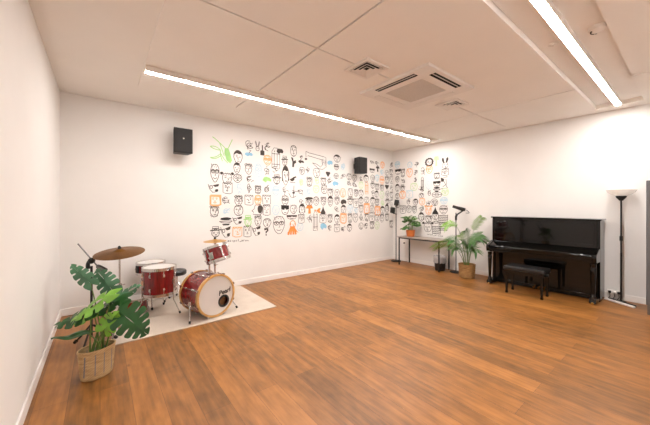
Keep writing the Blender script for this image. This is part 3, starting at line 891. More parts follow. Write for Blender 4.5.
def foot(name, pts, t, r=0.009, rub=0.016, m='chrome'):
    pts = [*pts[:-1], (*pts[-1][:2], pts[-1][2] + rub * 0.95)]
    l = MB().tube(pts, r).build(name, M[m], t)
    p = Vector(pts[-1]); q = Vector(pts[-2]); d = (p - q).normalized()
    MB().tube([p - d * 0.03, p], [rub, rub * 0.85], 10).build('rubber_foot', M['rubber'], l)
    return l

# bass drum: front faces the room
BD = Vector((1.19, 3.83, RZ + 0.278)); ax = Vector((-0.278, 0.9606, 0)); sd = Vector((0.9606, 0.278, 0))
bd_rz = math.atan2(sd.y, sd.x)
t = thing('bass_drum', 'large red bass drum lying on its side, white front head and wooden hoop', 'bass drum', (BD.x, BD.y, RZ), bd_rz)
cz = 0.278; br = 0.262; bh = 0.40
Tb = frame((0, 0, cz), (0, -1, 0), (1, 0, 0)) @ Matrix.Translation((0, 0, -bh))       # z axis towards the room
MB().lathe([(br - 0.008, 0), (br, 0), (br, bh), (br - 0.008, bh), (br - 0.008, 0)], 64, Tb).build('shell', M['red'], t)
for z, s in ((bh, 1), (0, -1)):
    MB().lathe([(br - 0.013, z - s * 0.012), (br + 0.011, z - s * 0.020), (br + 0.011, z + s * 0.016), (br - 0.013, z + s * 0.018), (br - 0.013, z - s * 0.012)], 64, Tb).build('hoop', M['hoopwood'], t, label='honey coloured wooden hoop')
# front head with its port hole
px_, pz_ = 0.108, -0.098; pr_ = 0.074
hb = MB(); n = 48
ring = [(px_ + pr_ * math.cos(2 * math.pi * i / n), pz_ + pr_ * math.sin(2 * math.pi * i / n)) for i in range(n)]
out = [((br - 0.014) * math.cos(2 * math.pi * i / n), (br - 0.014) * math.sin(2 * math.pi * i / n)) for i in range(n)]
hb.add([(x, -0.006, cz + z) for x, z in ring] + [(x, -0.006, cz + z) for x, z in out], [(i, (i + 1) % n, n + (i + 1) % n, n + i) for i in range(n)])
fh = hb.build('front_head', M['drumhead'], t, label='white front head with a round port hole')
MB().lathe([(pr_ - 0.02, -0.002), (pr_ + 0.009, -0.002), (pr_ + 0.007, 0.004), (pr_ - 0.004, 0.005), (pr_ - 0.02, -0.002)], 40, frame((px_, -0.006, cz + pz_), (0, -1, 0))).build('port_ring', M['plastic'], fh, label='black port ring')
MB().lathe([(0, 0), (br - 0.014, 0), (br - 0.014, 0.004), (0, 0.004)], 48, Tb).build('back_head', M['drumhead'], t)
pl = MB(); pl.lathe([(0, 0), (0.075, 0.01), (0.085, 0.05), (0.05, 0.09), (0, 0.10)], 20, frame((px_ + 0.0, 0.14, cz + pz_ - 0.02), (0, -1, 0)), sx=1.2)
pl.build('damping_pad', M['rawwood'], t, label='brown pad seen through the port hole')
def text_mesh(txt, size, name, m, parent, T, shear=0.0):
    c = bpy.data.curves.new(name, 'FONT'); c.body = txt; c.size = size; c.extrude = 0.0004; c.shear = shear; c.align_x = 'CENTER'; c.offset = size * 0.026
    o = bpy.data.objects.new(name + '_curve', c); COL.objects.link(o)
    bpy.context.view_layer.update()
    me = bpy.data.meshes.new_from_object(o.evaluated_get(bpy.context.evaluated_depsgraph_get()))
    bpy.data.objects.remove(o); bpy.data.curves.remove(c)
    me.transform(T); me.name = name; me.materials.clear(); me.materials.append(m)
    r = bpy.data.objects.new(name, me); COL.objects.link(r); r.parent = parent
    return r
Tt = frame((0.122, -0.0085, cz - 0.004), (0, -1, 0), (1, 0, 0)) @ Matrix.Rotation(R(8), 4, 'Z')
text_mesh('Pearl', 0.088, 'lettering', M['inksolid'], fh, Tt, 0.2)
for k in range(8):
    lb = MB(); a = 0.39 + k * math.pi / 4
    for z in (0.12, bh - 0.12): lug(lb, br, z, a, Tb, 0.05)
    Tr = Tb @ Matrix.Rotation(a, 4, 'Z')
    for z0, z1 in ((0.12, -0.01), (bh - 0.12, bh + 0.01)):
        lb.tube([(br + 0.012, 0, z0), (br + 0.016, 0, z1)], 0.004, 6, Tr)
    lb.tube([(br + 0.006, 0, 0.12), (br + 0.006, 0, bh - 0.12)], 0.003, 6, Tr)
    for z, s in ((0, -1), (bh, 1)): lb.box(br + 0.004, br + 0.028, -0.013, 0.013, z - 0.006, z + 0.014, Tr)
    lb.build('lug', M['chrome'], t, label='chrome lug with claws and tension rods')
for s in (-1, 1):
    l = foot('spur', [(s * 0.262, 0.15, 0.20), (s * 0.285, 0.12, 0.17), (s * 0.345, 0.02, 0.0)], t, 0.009, 0.014)
    bb = MB(); bb.box(-0.018, 0.018, -0.03, 0.03, -0.03, 0.03, Matrix.Translation((s * 0.262, 0.15, 0.21))); bb.build('spur_bracket', M['chrome'], t, bevel=0.004)
tp = MB(); tp.box(-0.035, 0.035, 0.12, 0.19, cz + br - 0.004, cz + br + 0.014); tp.tube([(0, 0.155, cz + br), (0, 0.155, cz + br + 0.05)], 0.018, 12)
tp.build('tom_mount', M['chrome'], t, bevel=0.003)

# rack tom on its arm
bp = BD + ax * 0.155; bp.z = RZ + cz + br + 0.05
TC = Vector((1.272, 3.975, 0.715))
t = thing('rack_tom', 'small tilted red tom drum held above the bass drum on a chrome arm', 'tom drum', tuple(bp))
up = (Vector((0, 0, 1)) + ax * 0.34 - sd * 0.12).normalized(); c0 = TC - bp
Tt_ = frame(c0, up, tuple(sd))
drum(t, Tt_, 0.150, 0.19, 6, a0=0.35)
arm = MB(); arm.tube([(0, 0, 0), (0, 0, 0.085)], 0.012, 10); arm.tube([(0, 0, 0.085), tuple(Vector((0, 0, 0.10)) * 1), tuple(c0 + up * 0.09 - sd * 0.13 - ax * 0.09)], 0.011, 10)
arm.ball((0, 0, 0.09), 0.026); arm.build('tom_arm', M['chrome'], t)
mb = MB(); mp = c0 + up * 0.09 - sd * 0.125 - ax * 0.085
mb.box(-0.03, 0.03, -0.022, 0.022, -0.045, 0.045, frame(tuple(mp), tuple(up), tuple(-sd - ax * 0.7))); mb.tube([tuple(mp - sd * 0.01), tuple(mp - sd * 0.06 - Vector((0, 0, 0.03)))], 0.006, 6)
mb.build('tom_bracket', M['chrome'], t, bevel=0.006)

# floor tom
t = thing('floor_tom', 'deep red floor tom drum on three chrome legs, in front of the snare', 'tom drum', (0.633, 4.448, RZ))
drum(t, Matrix.Translation((0, 0, 0.270)), 0.195, 0.345, 8, a0=0.1, hoopw=0.036)
for a in (-48, 72, 192):
    ca, sa = math.cos(R(a)), math.sin(R(a)); r0 = 0.215
    foot('leg', [(r0 * ca, r0 * sa, 0.50), (r0 * ca, r0 * sa, 0.19), ((r0 + 0.04) * ca, (r0 + 0.04) * sa, 0.12), ((r0 + 0.10) * ca, (r0 + 0.10) * sa, 0.0)], t, 0.007, 0.014)
    MB().box(0.193, 0.229, -0.016, 0.016, 0.40, 0.47, Matrix.Rotation(R(a), 4, 'Z')).build('leg_bracket', M['chrome'], t, bevel=0.004)
def tripod(t, r, zc, zlow, a0, name='leg', m='chrome', rr=0.007, feet=None):
    for k in range(3):
        a = R(a0 + 120 * k); ca, sa = math.cos(a), math.sin(a)
        foot(name, [(0.012 * ca, 0.012 * sa, zc), (r * 0.6 * ca, r * 0.6 * sa, zc - (zc - 0.02) * 0.62), (r * ca, r * sa, 0.0)], t, rr, rr * 2, m)
# snare
t = thing('snare_drum', 'shallow red snare drum with chrome rim half hidden behind the floor tom', 'snare drum', (0.585, 4.882, RZ + 0.478))
drum(t, Matrix.Identity(4), 0.178, 0.14, 8, a0=0.2)
MB().box(-0.195, -0.176, -0.03, 0.03, 0.02, 0.12, Matrix.Rotation(R(20), 4, 'Z')).build('strainer', M['black'], t, bevel=0.004, label='black strainer')
t = thing('snare_stand', 'chrome tripod snare stand behind the floor tom', 'drum stand', (0.585, 4.882, RZ))
tripod(t, 0.30, 0.26, 0.1, 266)
MB().tube([(0, 0, 0.10), (0, 0, 0.42)], 0.012, 10).build('pole', M['chrome'], t)
for k in range(3):
    a = R(30 + 120 * k); ca, sa = math.cos(a), math.sin(a)
    MB().tube([(0, 0, 0.41), (0.10 * ca, 0.10 * sa, 0.44), (0.196 * ca, 0.196 * sa, 0.452), (0.206 * ca, 0.206 * sa, 0.482)], 0.007).build('basket_arm', M['chrome'], t)
# small drum standing on the rug
t = thing('small_tom', 'dark red drum standing low on the rug behind the big-leaved plant', 'tom drum', (0.375, 4.68, RZ + 0.016))
drum(t, Matrix.Identity(4), 0.150, 0.175, 6, a0=0.5)
# throne
t = thing('drum_throne', 'black round drum stool behind the floor tom', 'stool', (0.93, 4.895, RZ))
MB().lathe([(0, 0.385), (0.122, 0.385), (0.134, 0.40), (0.136, 0.44), (0.122, 0.458), (0, 0.462)], 40).build('seat', M['leather'], t)
MB().tube([(0, 0, 0.12), (0, 0, 0.39)], 0.014, 10).build('pole', M['chrome'], t)
tripod(t, 0.20, 0.27, 0.1, 200, rr=0.008)

# cymbals
def cymbal(t, r, T, m, bell):
    prof = [(0.006, bell), (0.02, bell), (bell * 1.9, bell * 0.35), (bell * 2.0, bell * 0.32), (r * 0.6, bell * 0.1), (r, -bell * 0.55), (r, -bell * 0.55 - 0.0016), (r * 0.6, bell * 0.1 - 0.0018), (bell * 1.9, bell * 0.3), (0.02, bell - 0.002), (0.006, bell - 0.002), (0.006, bell)]
    o = MB().lathe(prof, 64).build('cymbal', m, t, angle=25); o.matrix_local = T
    return o
def cymbal_stand(name, label, loc, h, r, tilt, m, a0, rt, bell):
    t = thing(name, label, 'cymbal', loc)
    tripod(t, rt, 0.30, 0.1, a0, rr=0.008)
    MB().tube([(0, 0, 0.06), (0, 0, h * 0.6)], 0.0125, 12).build('lower_pole', M['chrome'], t)
    MB().tube([(0, 0, h * 0.58), (0, 0, h - 0.06)], 0.009, 12).build('upper_pole', M['chrome'], t)
    cb = MB(); cb.lathe([(0.0, 0), (0.018, 0), (0.02, 0.02), (0.018, 0.04), (0, 0.04)], 14, Matrix.Translation((0, 0, h * 0.58))); cb.tube([(0.015, 0, h * 0.6), (0.05, 0.01, h * 0.6)], 0.006, 6)
    cb.build('clamp', M['chrome'], t)
    n = Vector(tilt).normalized(); P = Vector((0, 0, h))
    tb = MB(); tb.ball((0, 0, h - 0.06), 0.018); tb.tube([(0, 0, h - 0.06), tuple(P + n * 0.03)], 0.005, 8)
    tb.build('tilter', M['chrome'], t)
    T = frame(tuple(P - n * bell * 0.9), n)
    cymbal(t, r, T, m, bell)
    MB().lathe([(0.0, 0), (0.016, 0), (0.016, 0.012), (0.009, 0.03), (0, 0.03)], 14, frame(tuple(P + n * 0.004), n)).build('felt_and_nut', M['black'], t)
    return t
cymbal_stand('ride_cymbal', 'large dark bronze cymbal tilted on a chrome stand behind the big-leaved plant', (0.165, 3.815, RZ), 0.975, 0.232, (-0.08, -0.152, 1), M['bronze'], 5, 0.20, 0.030)
cymbal_stand('crash_cymbal', 'small golden cymbal on a chrome stand above the tilted tom drum', (1.345, 4.385, RZ), 0.945, 0.162, (-0.03, -0.02, 1), M['gold'], 75, 0.20, 0.020)

# microphone stand by the drums
t = thing('microphone_stand', 'black boom microphone stand behind the big-leaved plant on the left', 'microphone stand', (-0.07, 3.835, 0))
tripod(t, 0.22, 0.22, 0.1, 10, m='black', rr=0.009)
MB().tube([(0, 0, 0.10), (0, 0, 0.83)], 0.011, 10).build('pole', M['black'], t)
rtv = Vector((0.789, -0.614, 0))
a = -rtv * 0.14 + Vector((0, 0, 1.06)); bq = rtv * 0.06 + Vector((0, 0, 0.83))
MB().tube([tuple(a), tuple(bq)], 0.0065, 8).build('boom', M['greymic'], t)
cb = MB(); cb.ball((0, 0, 0.885), 0.032); cb.tube(bez(tuple(-rtv * 0.035 + Vector((0, 0, 0.80))), tuple(-rtv * 0.05 + Vector((0, 0, 0.88))), tuple(rtv * 0.01 + Vector((0, 0, 0.895)))), 0.018, 8); cb.build('boom_clutch', M['black'], t)
MB().tube([tuple(bq - Vector((0, 0, 0))), tuple(bq + rtv * 0.02 + Vector((0, 0, -0.012))), tuple(bq + rtv * 0.085 + Vector((0, 0, -0.05))), tuple(bq + rtv * 0.09 + Vector((0, 0, -0.053)))], [0.018, 0.025, 0.027, 0.018], 12).build('microphone', M['greymic'], t, label='grey microphone')

# ------------------------------------------------------------------ plants
def leaf_mesh(base, tip, nrm, W, droop=0.1, lobes=0, fold=0.12, heart=0.2, rnd=random):
    """one leaf blade from base to tip; lobes > 0 cuts it like a monstera"""
    base, tip = Vector(base), Vector(tip); X = tip - base; Ln = X.length; X.normalize()
    N = Vector(nrm); N = (N - X * N.dot(X)).normalized(); Y = N.cross(X)
    per = 6; nS = max(14, lobes * per); nT = 8
    mb = MB(); idx = {}
    def P(s, tt, sg):
        w = W * max(0.0, math.sin(math.pi * min(1, (s * 0.93 + 0.07) ** 0.72))) ** 0.75
        if s >= 0.999: w = 0.0
        x = Ln * (s - heart * tt * (1 - s) ** 2 + 0.32 * tt * s * (1 - s))
        y = sg * w * tt
        z = -droop * Ln * s * s + droop * Ln * 0.25 * s - fold * w * tt * tt + 0.012 * math.sin(s * 9 + sg)
        return base + X * x + Y * y + N * z
    for sg in (-1, 1):
        if not lobes:
            for i in range(nS):
                for j in range(nT):
                    q = []
                    for (a, b) in ((i, j), (i + 1, j), (i + 1, j + 1), (i, j + 1)):
                        key = (a, b, sg if b else 0)
                        if key not in idx:
                            idx[key] = len(mb.v); mb.v.append(tuple(P(a / nS, b / nT, sg)))
                        q.append(idx[key])
                    mb.f.append(q if sg > 0 else q[::-1])
            continue
        for k in range(lobes):                       # each lobe narrows towards the margin, leaving a slit between neighbours
            nc = 6; base0 = len(mb.v)
            last = k == lobes - 1
            for j in range(nT + 1):
                tt = j / nT; g = 0.0 if tt < 0.42 else min(0.11, (tt - 0.42) * 0.7)
                for c_ in range(nc + 1):
                    f = c_ / nc; lo = g if k else 0.0; hi = 0.0 if last else g
                    s_ = (k + lo + (1 - lo - hi) * f) / lobes
                    te = tt * (1 - (0.10 * (2 * f - 1) ** 4 if tt > 0.5 else 0))
                    mb.v.append(tuple(P(s_, te, sg)))
            for j in range(nT):
                for c_ in range(nc):
                    q = [base0 + j * (nc + 1) + c_, base0 + j * (nc + 1) + c_ + 1, base0 + (j + 1) * (nc + 1) + c_ + 1, base0 + (j + 1) * (nc + 1) + c_]
                    mb.f.append(q if sg > 0 else q[::-1])
    return mb
def leaf(t, base, tip, nrm, W, m, **k):
    o = leaf_mesh(base, tip, nrm, W, **k).build('leaf', m, t, fixn=False, angle=80)
    return o

# big-leaved plant in the striped basket, bottom left
t = thing('potted_monstera', 'large potted monstera with big split leaves in an oval striped woven basket on the floor', 'plant', (-0.02, 3.146, 0))
BT = Matrix.Identity(4); bk = MB()
prof = [(0, 0.002), (0.125, 0.002), (0.135, 0.012)]
for i in range(13): prof.append((0.137 + 0.022 * (i / 12) + (0.0018 if i % 2 else -0.0005), 0.016 + i * 0.0182))
prof += [(0.166, 0.243), (0.163, 0.252), (0.152, 0.25), (0.150, 0.235), (0.13, 0.05), (0, 0.05)]
bk.lathe(prof, 56, BT, sx=0.84, sy=0.55)
bo = bk.build('woven_basket', M['basket'], t, label='natural woven basket with thin grey-blue vertical stripes')
so_ = MB().lathe([(0, 0.165), (0.14, 0.16), (0.14, 0.145), (0, 0.145)], 36, BT, sx=0.84, sy=0.55).build('soil', M['soil'], t)
for o_ in (bo, so_): o_.rotation_euler = (0, 0, R(22))
rtv = Vector((0.789, -0.614, 0)); fwv = Vector((0.614, 0.789, 0)); upv = Vector((0, 0, 1))
def PL(a, b, z): return rtv * a + fwv * b + upv * z       # plant axes: a to the right, b away from the room, z up
ML = [  # base(a,b,z)  tip  normal  half width  material  lobes  droop
    ((-0.099, 0.06, 0.768), (-0.3, 0.08, 0.939), (0.25, -0.75, 0.5), 0.065, 'monsteraC', 5, 0.1),
    ((0.02, 0.16, 0.677), (-0.175, 0.2, 0.868), (0.2, -0.8, 0.35), 0.09, 'monsteraC', 6, 0.08),
    ((0.055, 0.1, 0.624), (0.279, 0.14, 0.746), (-0.3, -0.6, 0.7), 0.075, 'monsteraC', 6, 0.12),
    ((0.129, 0.0, 0.69), (-0.173, -0.12, 0.54), (-0.3, -0.5, 0.8), 0.115, 'monsteraB', 5, 0.3),
    ((-0.01, -0.04, 0.551), (-0.343, -0.06, 0.458), (-0.1, -0.6, 0.8), 0.085, 'monsteraA', 5, 0.14),
    ((-0.068, -0.02, 0.374), (-0.381, -0.02, 0.332), (0.05, -0.25, 0.95), 0.04, 'monsteraA', 0, 0.06),
    ((0.091, -0.05, 0.404), (0.223, -0.06, 0.567), (0.35, -0.8, 0.35), 0.085, 'monsteraB', 5, 0.06),
    ((0.203, -0.02, 0.561), (0.465, -0.06, 0.375), (0.1, -0.9, 0.42), 0.14, 'monsteraA', 6, 0.05),
    ((0.204, 0.04, 0.643), (-0.153, 0.02, 0.512), (0.1, -0.6, 0.78), 0.075, 'monsteraA', 5, 0.24),
    ((0.014, 0.12, 0.581), (0.161, 0.18, 0.662), (0.1, -0.6, 0.75), 0.075, 'monsteraA', 5, 0.12),
    ((-0.064, 0.06, 0.497), (-0.318, 0.06, 0.435), (0, -0.5, 0.85), 0.06, 'monsteraB', 4, 0.2),
]
for k, (b_, t_, n_, W_, m_, lb_, dr_) in enumerate(ML):
    bp_, tp_, np_ = PL(*b_), PL(*t_), PL(*n_)
    lf = leaf(t, bp_, tp_, np_, W_, M[m_], lobes=lb_, droop=dr_, heart=0.22)
    a = 2.4 * k; root = Vector((0.05 * math.cos(a), 0.03 * math.sin(a), 0.155))
    mid = (root * 0.55 + bp_ * 0.45) + Vector((0, 0, 0.10)) + (bp_ - root) * Vector((-0.12, -0.12, 0))[0]
    MB().tube(bez(tuple(root), tuple(mid), tuple(bp_ + (tp_ - bp_) * 0.03), 10), [0.0075 - 0.0004 * q for q in range(11)], 7).build('stem', M['stem'], t)

# areca palm in the woven basket beside the piano
t = thing('potted_palm', 'tall feathery potted palm in a round woven basket beside the piano', 'plant', (5.90, 2.87, 0))
bk = MB(); prof = [(0, 0.002), (0.135, 0.002), (0.145, 0.012)]
for i in range(13): prof.append((0.146 + 0.012 * (i / 12) + (0.002 if i % 2 else -0.0006), 0.018 + i * 0.0195))
prof += [(0.163, 0.262), (0.16, 0.272), (0.148, 0.27), (0.146, 0.25), (0.13, 0.06), (0, 0.06)]
bk.lathe(prof, 48); bk.build('woven_basket', M['basket2'], t)
MB().lathe([(0, 0.205), (0.145, 0.20), (0.145, 0.185), (0, 0.185)], 30).build('soil', M['soil'], t)
def frond(t, root, mid, tip, n, ln, m, start=0.35, wid=0.014, hang=0.35, seed=0, roll=0.0):
    rnd = random.Random(seed); pts = bez(root, mid, tip, 24)
    st = MB().tube(pts, [0.0065 * (1 - 0.75 * i / 24) for i in range(25)], 6).build('stem', M['stem'], t)
    mb = MB()
    for k in range(n):
        f = start + (1 - start) * (k + 0.5) / n; i = min(23, int(f * 24)); p = Vector(pts[i]).lerp(Vector(pts[i + 1]), f * 24 - i)
        d = (Vector(pts[i + 1]) - Vector(pts[i])).normalized(); side = d.cross(Vector((0, 0, 1)))
        if side.length < 0.1: side = Vector((1, 0, 0))
        side.normalize(); upd = side.cross(d).normalized(); cr, sr = math.cos(roll), math.sin(roll); side, upd = side * cr + upd * sr, upd * cr - side * sr
        u = (f - start) / (1 - start); L = ln * (0.55 + 0.9 * u * (1 - u) * 2.2) * rnd.uniform(0.85, 1.1)
        for sg in (-1, 1):
            q = (side * sg * 0.85 + d * (0.55 + 0.5 * u) + upd * 0.25).normalized()
            w = wid * rnd.uniform(0.8, 1.1); nrm = q.cross(d).normalized() if q.cross(d).length > 1e-3 else upd
            wv = nrm.cross(q).normalized()
            rows = []
            for s, ww in ((0, 0.35), (0.3, 1.0), (0.65, 0.8), (1.0, 0.04)):
                c = p + q * L * s - Vector((0, 0, 1)) * hang * L * s * s
                rows.append((c + wv * w * ww, c - wv * w * ww))
            b0 = len(mb.v)
            for A, B in rows: mb.v += [tuple(A), tuple(B)]
            for r_ in range(3): mb.f.append([b0 + 2 * r_, b0 + 2 * r_ + 1, b0 + 2 * r_ + 3, b0 + 2 * r_ + 2])
    mb.build('frond', m, t, fixn=False, angle=80)
# a runs to the right seen from the room (world -Y), c towards the room (world -X)
def PA(a, c, z): return (-c + a * 0.45, -a * 0.93, z)
FR = [((0.02, 0.05, 0.2), (0.05, 0.12, 0.86), (0.18, 0.24, 0.70), 12, 0.18, 'palm', .45), ((-0.02, 0.04, 0.2), (-0.08, 0.08, 0.86), (-0.26, 0.16, 0.74), 12, 0.18, 'palm', .5), ((0.0, -0.03, 0.2), (0.0, -0.06, 0.9), (0.02, 0.1, 0.96), 10, 0.16, 'palm', .5),
      ((-0.02, 0, 0.2), (-0.10, 0.0, 1.34), (-0.36, 0.10, 1.02), 11, 0.15, 'palmlight', .62), ((-0.01, 0, 0.2), (-0.06, 0.1, 0.92), (-0.02, 0.22, 0.88), 9, 0.13, 'palmlight', .6),
      ((0.01, 0, 0.2), (0.04, 0.0, 0.98), (0.27, 0.03, 1.22), 11, 0.16, 'palmlight', .68), ((-0.02, 0.02, 0.2), (-0.14, 0.14, 0.88), (-0.50, 0.22, 0.60), 13, 0.18, 'palmlight', .48),
      ((0.03, 0, 0.2), (0.10, 0.03, 0.92), (0.34, 0.0, 0.74), 13, 0.17, 'palm', .45), ((0.02, 0.02, 0.2), (0.04, 0.05, 0.95), (0.29, 0.08, 0.80), 13, 0.18, 'palm', .45),
      ((0.0, 0.03, 0.2), (-0.02, 0.10, 0.78), (0.12, 0.22, 0.62), 12, 0.17, 'palm', .4), ((0.03, 0.02, 0.2), (0.10, 0.12, 0.74), (0.26, 0.2, 0.54), 12, 0.16, 'palm', .42),
      ((-0.03, 0.01, 0.2), (-0.06, 0.05, 0.76), (-0.22, 0.12, 0.56), 12, 0.17, 'palm', .4), ((0.01, -0.03, 0.2), (0.04, -0.05, 0.84), (0.2, -0.12, 0.88), 12, 0.17, 'palm', .45),
      ((-0.01, -0.02, 0.2), (-0.0, -0.04, 0.7), (-0.06, 0.04, 0.72), 11, 0.15, 'palm', .4)]
for k, (r_, m_, t_, n_, l_, mm, st_) in enumerate(FR):
    frond(t, PA(*r_), PA(*m_), PA(*t_), int(n_ * 1.2), l_ * 1.1, M[mm], start=st_ - 0.06, seed=k, wid=0.0085, hang=0.38, roll=R(50) * (1 if k % 2 else -1))

# ------------------------------------------------------------------ console table and what is on and under it
t = thing('console_table', 'long narrow console table with grey top and thin black metal frame against the right wall', 'table', (6.06, 3.985, 0))
MB().box(-0.22, 0.225, -0.57, 0.59, 0.675, 0.695).build('table_top', M['tabletop'], t, bevel=0.003, label='grey top')
fb = MB()
for y in (-0.54, 0.525):
    fb.box(-0.195, 0.195, y, y + 0.025, 0.65, 0.675)
for x in (-0.22, 0.195): fb.box(x, x + 0.025, -0.54, 0.55, 0.65, 0.675)
fb.build('frame', M['black'], t, smooth=False)
for x in (-0.22, 0.195):
    for y in (-0.54, 0.525): MB().box(x, x + 0.025, y, y + 0.025, 0, 0.65).build('leg', M['black'], t, bevel=0.002)
t = thing('potted_plant', 'small leafy plant in an orange pot standing on the console table', 'plant', (6.06, 4.34, 0.695))
MB().lathe([(0, 0.001), (0.085, 0.001), (0.092, 0.008), (0.108, 0.145), (0.110, 0.16), (0.100, 0.16), (0.098, 0.14), (0.09, 0.03), (0, 0.03)], 40).build('pot', M['terracotta'], t, label='orange pot')
MB().lathe([(0, 0.135), (0.099, 0.13), (0.099, 0.12), (0, 0.12)], 30).build('soil', M['soil'], t)
rnd = random.Random(5)
for k in range(20):
    a = k * 2.39996; q = 0.35 + 0.65 * ((k * 7) % 20) / 20
    root = Vector((0.05 * math.cos(a), 0.05 * math.sin(a), 0.132))
    b_ = Vector((0.10 * q * math.cos(a), 0.09 * q * math.sin(a), 0.27 + 0.30 * (1 - q) + 0.07 * math.sin(k * 1.7)))
    d = Vector((math.cos(a), math.sin(a), 0.55 - 0.8 * q)).normalized(); L = rnd.uniform(0.14, 0.20)
    tp_ = b_ + d * L
    if tp_.x > 0.26: tp_.x = 0.26
    leaf(t, b_, tp_, (-0.5 - 0.3 * math.cos(a), -0.4 * math.sin(a), 0.75), L * 0.36, M['pothos'], droop=0.18, heart=0.25)
    MB().tube(bez(tuple(root), tuple((root + b_) / 2 + Vector((0, 0, 0.06))), tuple(b_), 6), 0.003, 5).build('stem', M['stem'], t)

t = thing('waste_bin', 'small black waste bin with clear liner under the right end of the console table', 'bin', (6.05, 3.55, 0))
MB().lathe([(0, 0.002), (0.10, 0.002), (0.105, 0.01), (0.125, 0.255), (0.128, 0.26), (0.118, 0.26), (0.10, 0.02), (0, 0.015)], 36).build('bin_body', M['plastic'], t)
lb = MB(); seg = 48; rows = [(0.131, 0.175), (0.135, 0.21), (0.133, 0.262), (0.136, 0.30), (0.14, 0.325), (0.122, 0.27), (0.112, 0.2)]
vs = []; fs = []
for j, (r_, z_) in enumerate(rows):
    for i in range(seg):
        a = 2 * math.pi * i / seg; w = 0.004 * math.sin(i * 1.9 + j) + 0.003 * math.sin(i * 3.1 - j * 2)
        if j == 0: w = abs(w)
        vs.append(((r_ + w) * math.cos(a), (r_ + w) * math.sin(a), z_ + 0.006 * math.sin(i * 1.3 + j)))
for j in range(len(rows) - 1):
    for i in range(seg): fs.append((j * seg + i, j * seg + (i + 1) % seg, (j + 1) * seg + (i + 1) % seg, (j + 1) * seg + i))
lb.add(vs, fs).build('bin_liner', M['liner'], t, label='clear crumpled plastic liner')

t = thing('wall_socket', 'white wall socket with a plugged-in cord low on the wall under the console table', 'socket', (XR, 4.72, 0.475))
MB().box(-0.010, 0, -0.045, 0.045, -0.045, 0.045).build('plate', M['white'], t, bevel=0.003)
MB().lathe([(0, 0), (0.018, 0), (0.016, 0.035), (0, 0.037)], 14, frame((-0.010, 0, 0), (-1, 0, 0))).build('plug', M['rubber'], t, label='black plug')
MB().tube([(-0.045, 0, 0.0), (-0.05, -0.02, -0.06), (-0.03, -0.05, -0.17), (-0.03, -0.08, -0.25), (-0.028, -0.06, -0.36), (-0.022, -0.03, -0.466)], 0.004, 6).build('cord', M['white'], t, label='pale cord')

# stand in the corner with two small heads
t = thing('microphone_stand', 'thin black stand with two small heads in the room corner left of the table', 'microphone stand', (6.12, 4.83, 0))
MB().lathe([(0, 0.002), (0.125, 0.002), (0.13, 0.022), (0.03, 0.034), (0, 0.036)], 32).build('base', M['black'], t, bevel=0.002)
MB().tube([(0, 0, 0.02), (0, 0, 1.56)], 0.011, 10).build('pole', M['black'], t)
for z, c in ((1.54, (0.0, -0.02)), (1.34, (-0.05, 0.07))):
    h_ = MB(); h_.box(-0.045, 0.045, -0.055, 0.055, -0.075, 0.075, Matrix.Translation((c[0], c[1], z)) @ Matrix.Rotation(R(25 if z > 1.5 else -20), 4, 'Z') @ Matrix.Rotation(R(8), 4, 'X'))
    h_.build('head', M['plastic'], t, bevel=0.012)
    cb = MB(); cb.tube([(0, 0, z - 0.10), (c[0] * 0.7, c[1] * 0.7, z - 0.085), (c[0], c[1], z - 0.05)], 0.01, 8); cb.ball((0, 0, z - 0.10), 0.02); cb.build('clamp', M['black'], t)
MB().tube(bez((0.0, 0.02, 1.25), (-0.02, 0.12, 1.22), (-0.04, 0.10, 1.33), 8), 0.006, 6).build('cable', M['rubber'], t)

# boom stand between table and palm
t = thing('microphone_stand', 'black stand with a short tilted boom head between the console table and the palm', 'microphone stand', (6.14, 3.225, 0))
MB().lathe([(0, 0.002), (0.125, 0.002), (0.125, 0.014), (0.03, 0.03), (0, 0.032)], 32).build('base', M['black'], t, bevel=0.002)
MB().tube([(0, 0, 0.02), (0, 0, 1.30)], 0.010, 10).build('pole', M['black'], t)
def PS(a, c, z): return (-c + a * 0.25, -a * 0.95, z)
MB().tube([PS(-0.06, 0.02, 1.445), PS(0.0, 0.0, 1.42), PS(0.12, -0.02, 1.38), PS(0.18, -0.02, 1.37)], [0.030, 0.032, 0.040, 0.034], 12).build('head', M['plastic'], t)
MB().tube([PS(0, 0, 1.20), PS(0.03, 0, 1.27), PS(0.09, 0, 1.31), PS(0.15, -0.01, 1.36)], 0.016, 10).build('boom_arm', M['black'], t)
MB().tube(bez(PS(0.21, 0.0, 1.365), PS(0.33, 0.0, 1.28), PS(0.20, 0.0, 1.30), 8), 0.0055, 6).build('cable', M['rubber'], t)
MB().tube([PS(0, 0, 1.14), PS(0.0, 0.0, 1.24)], 0.022, 12).build('clutch', M['black'], t)

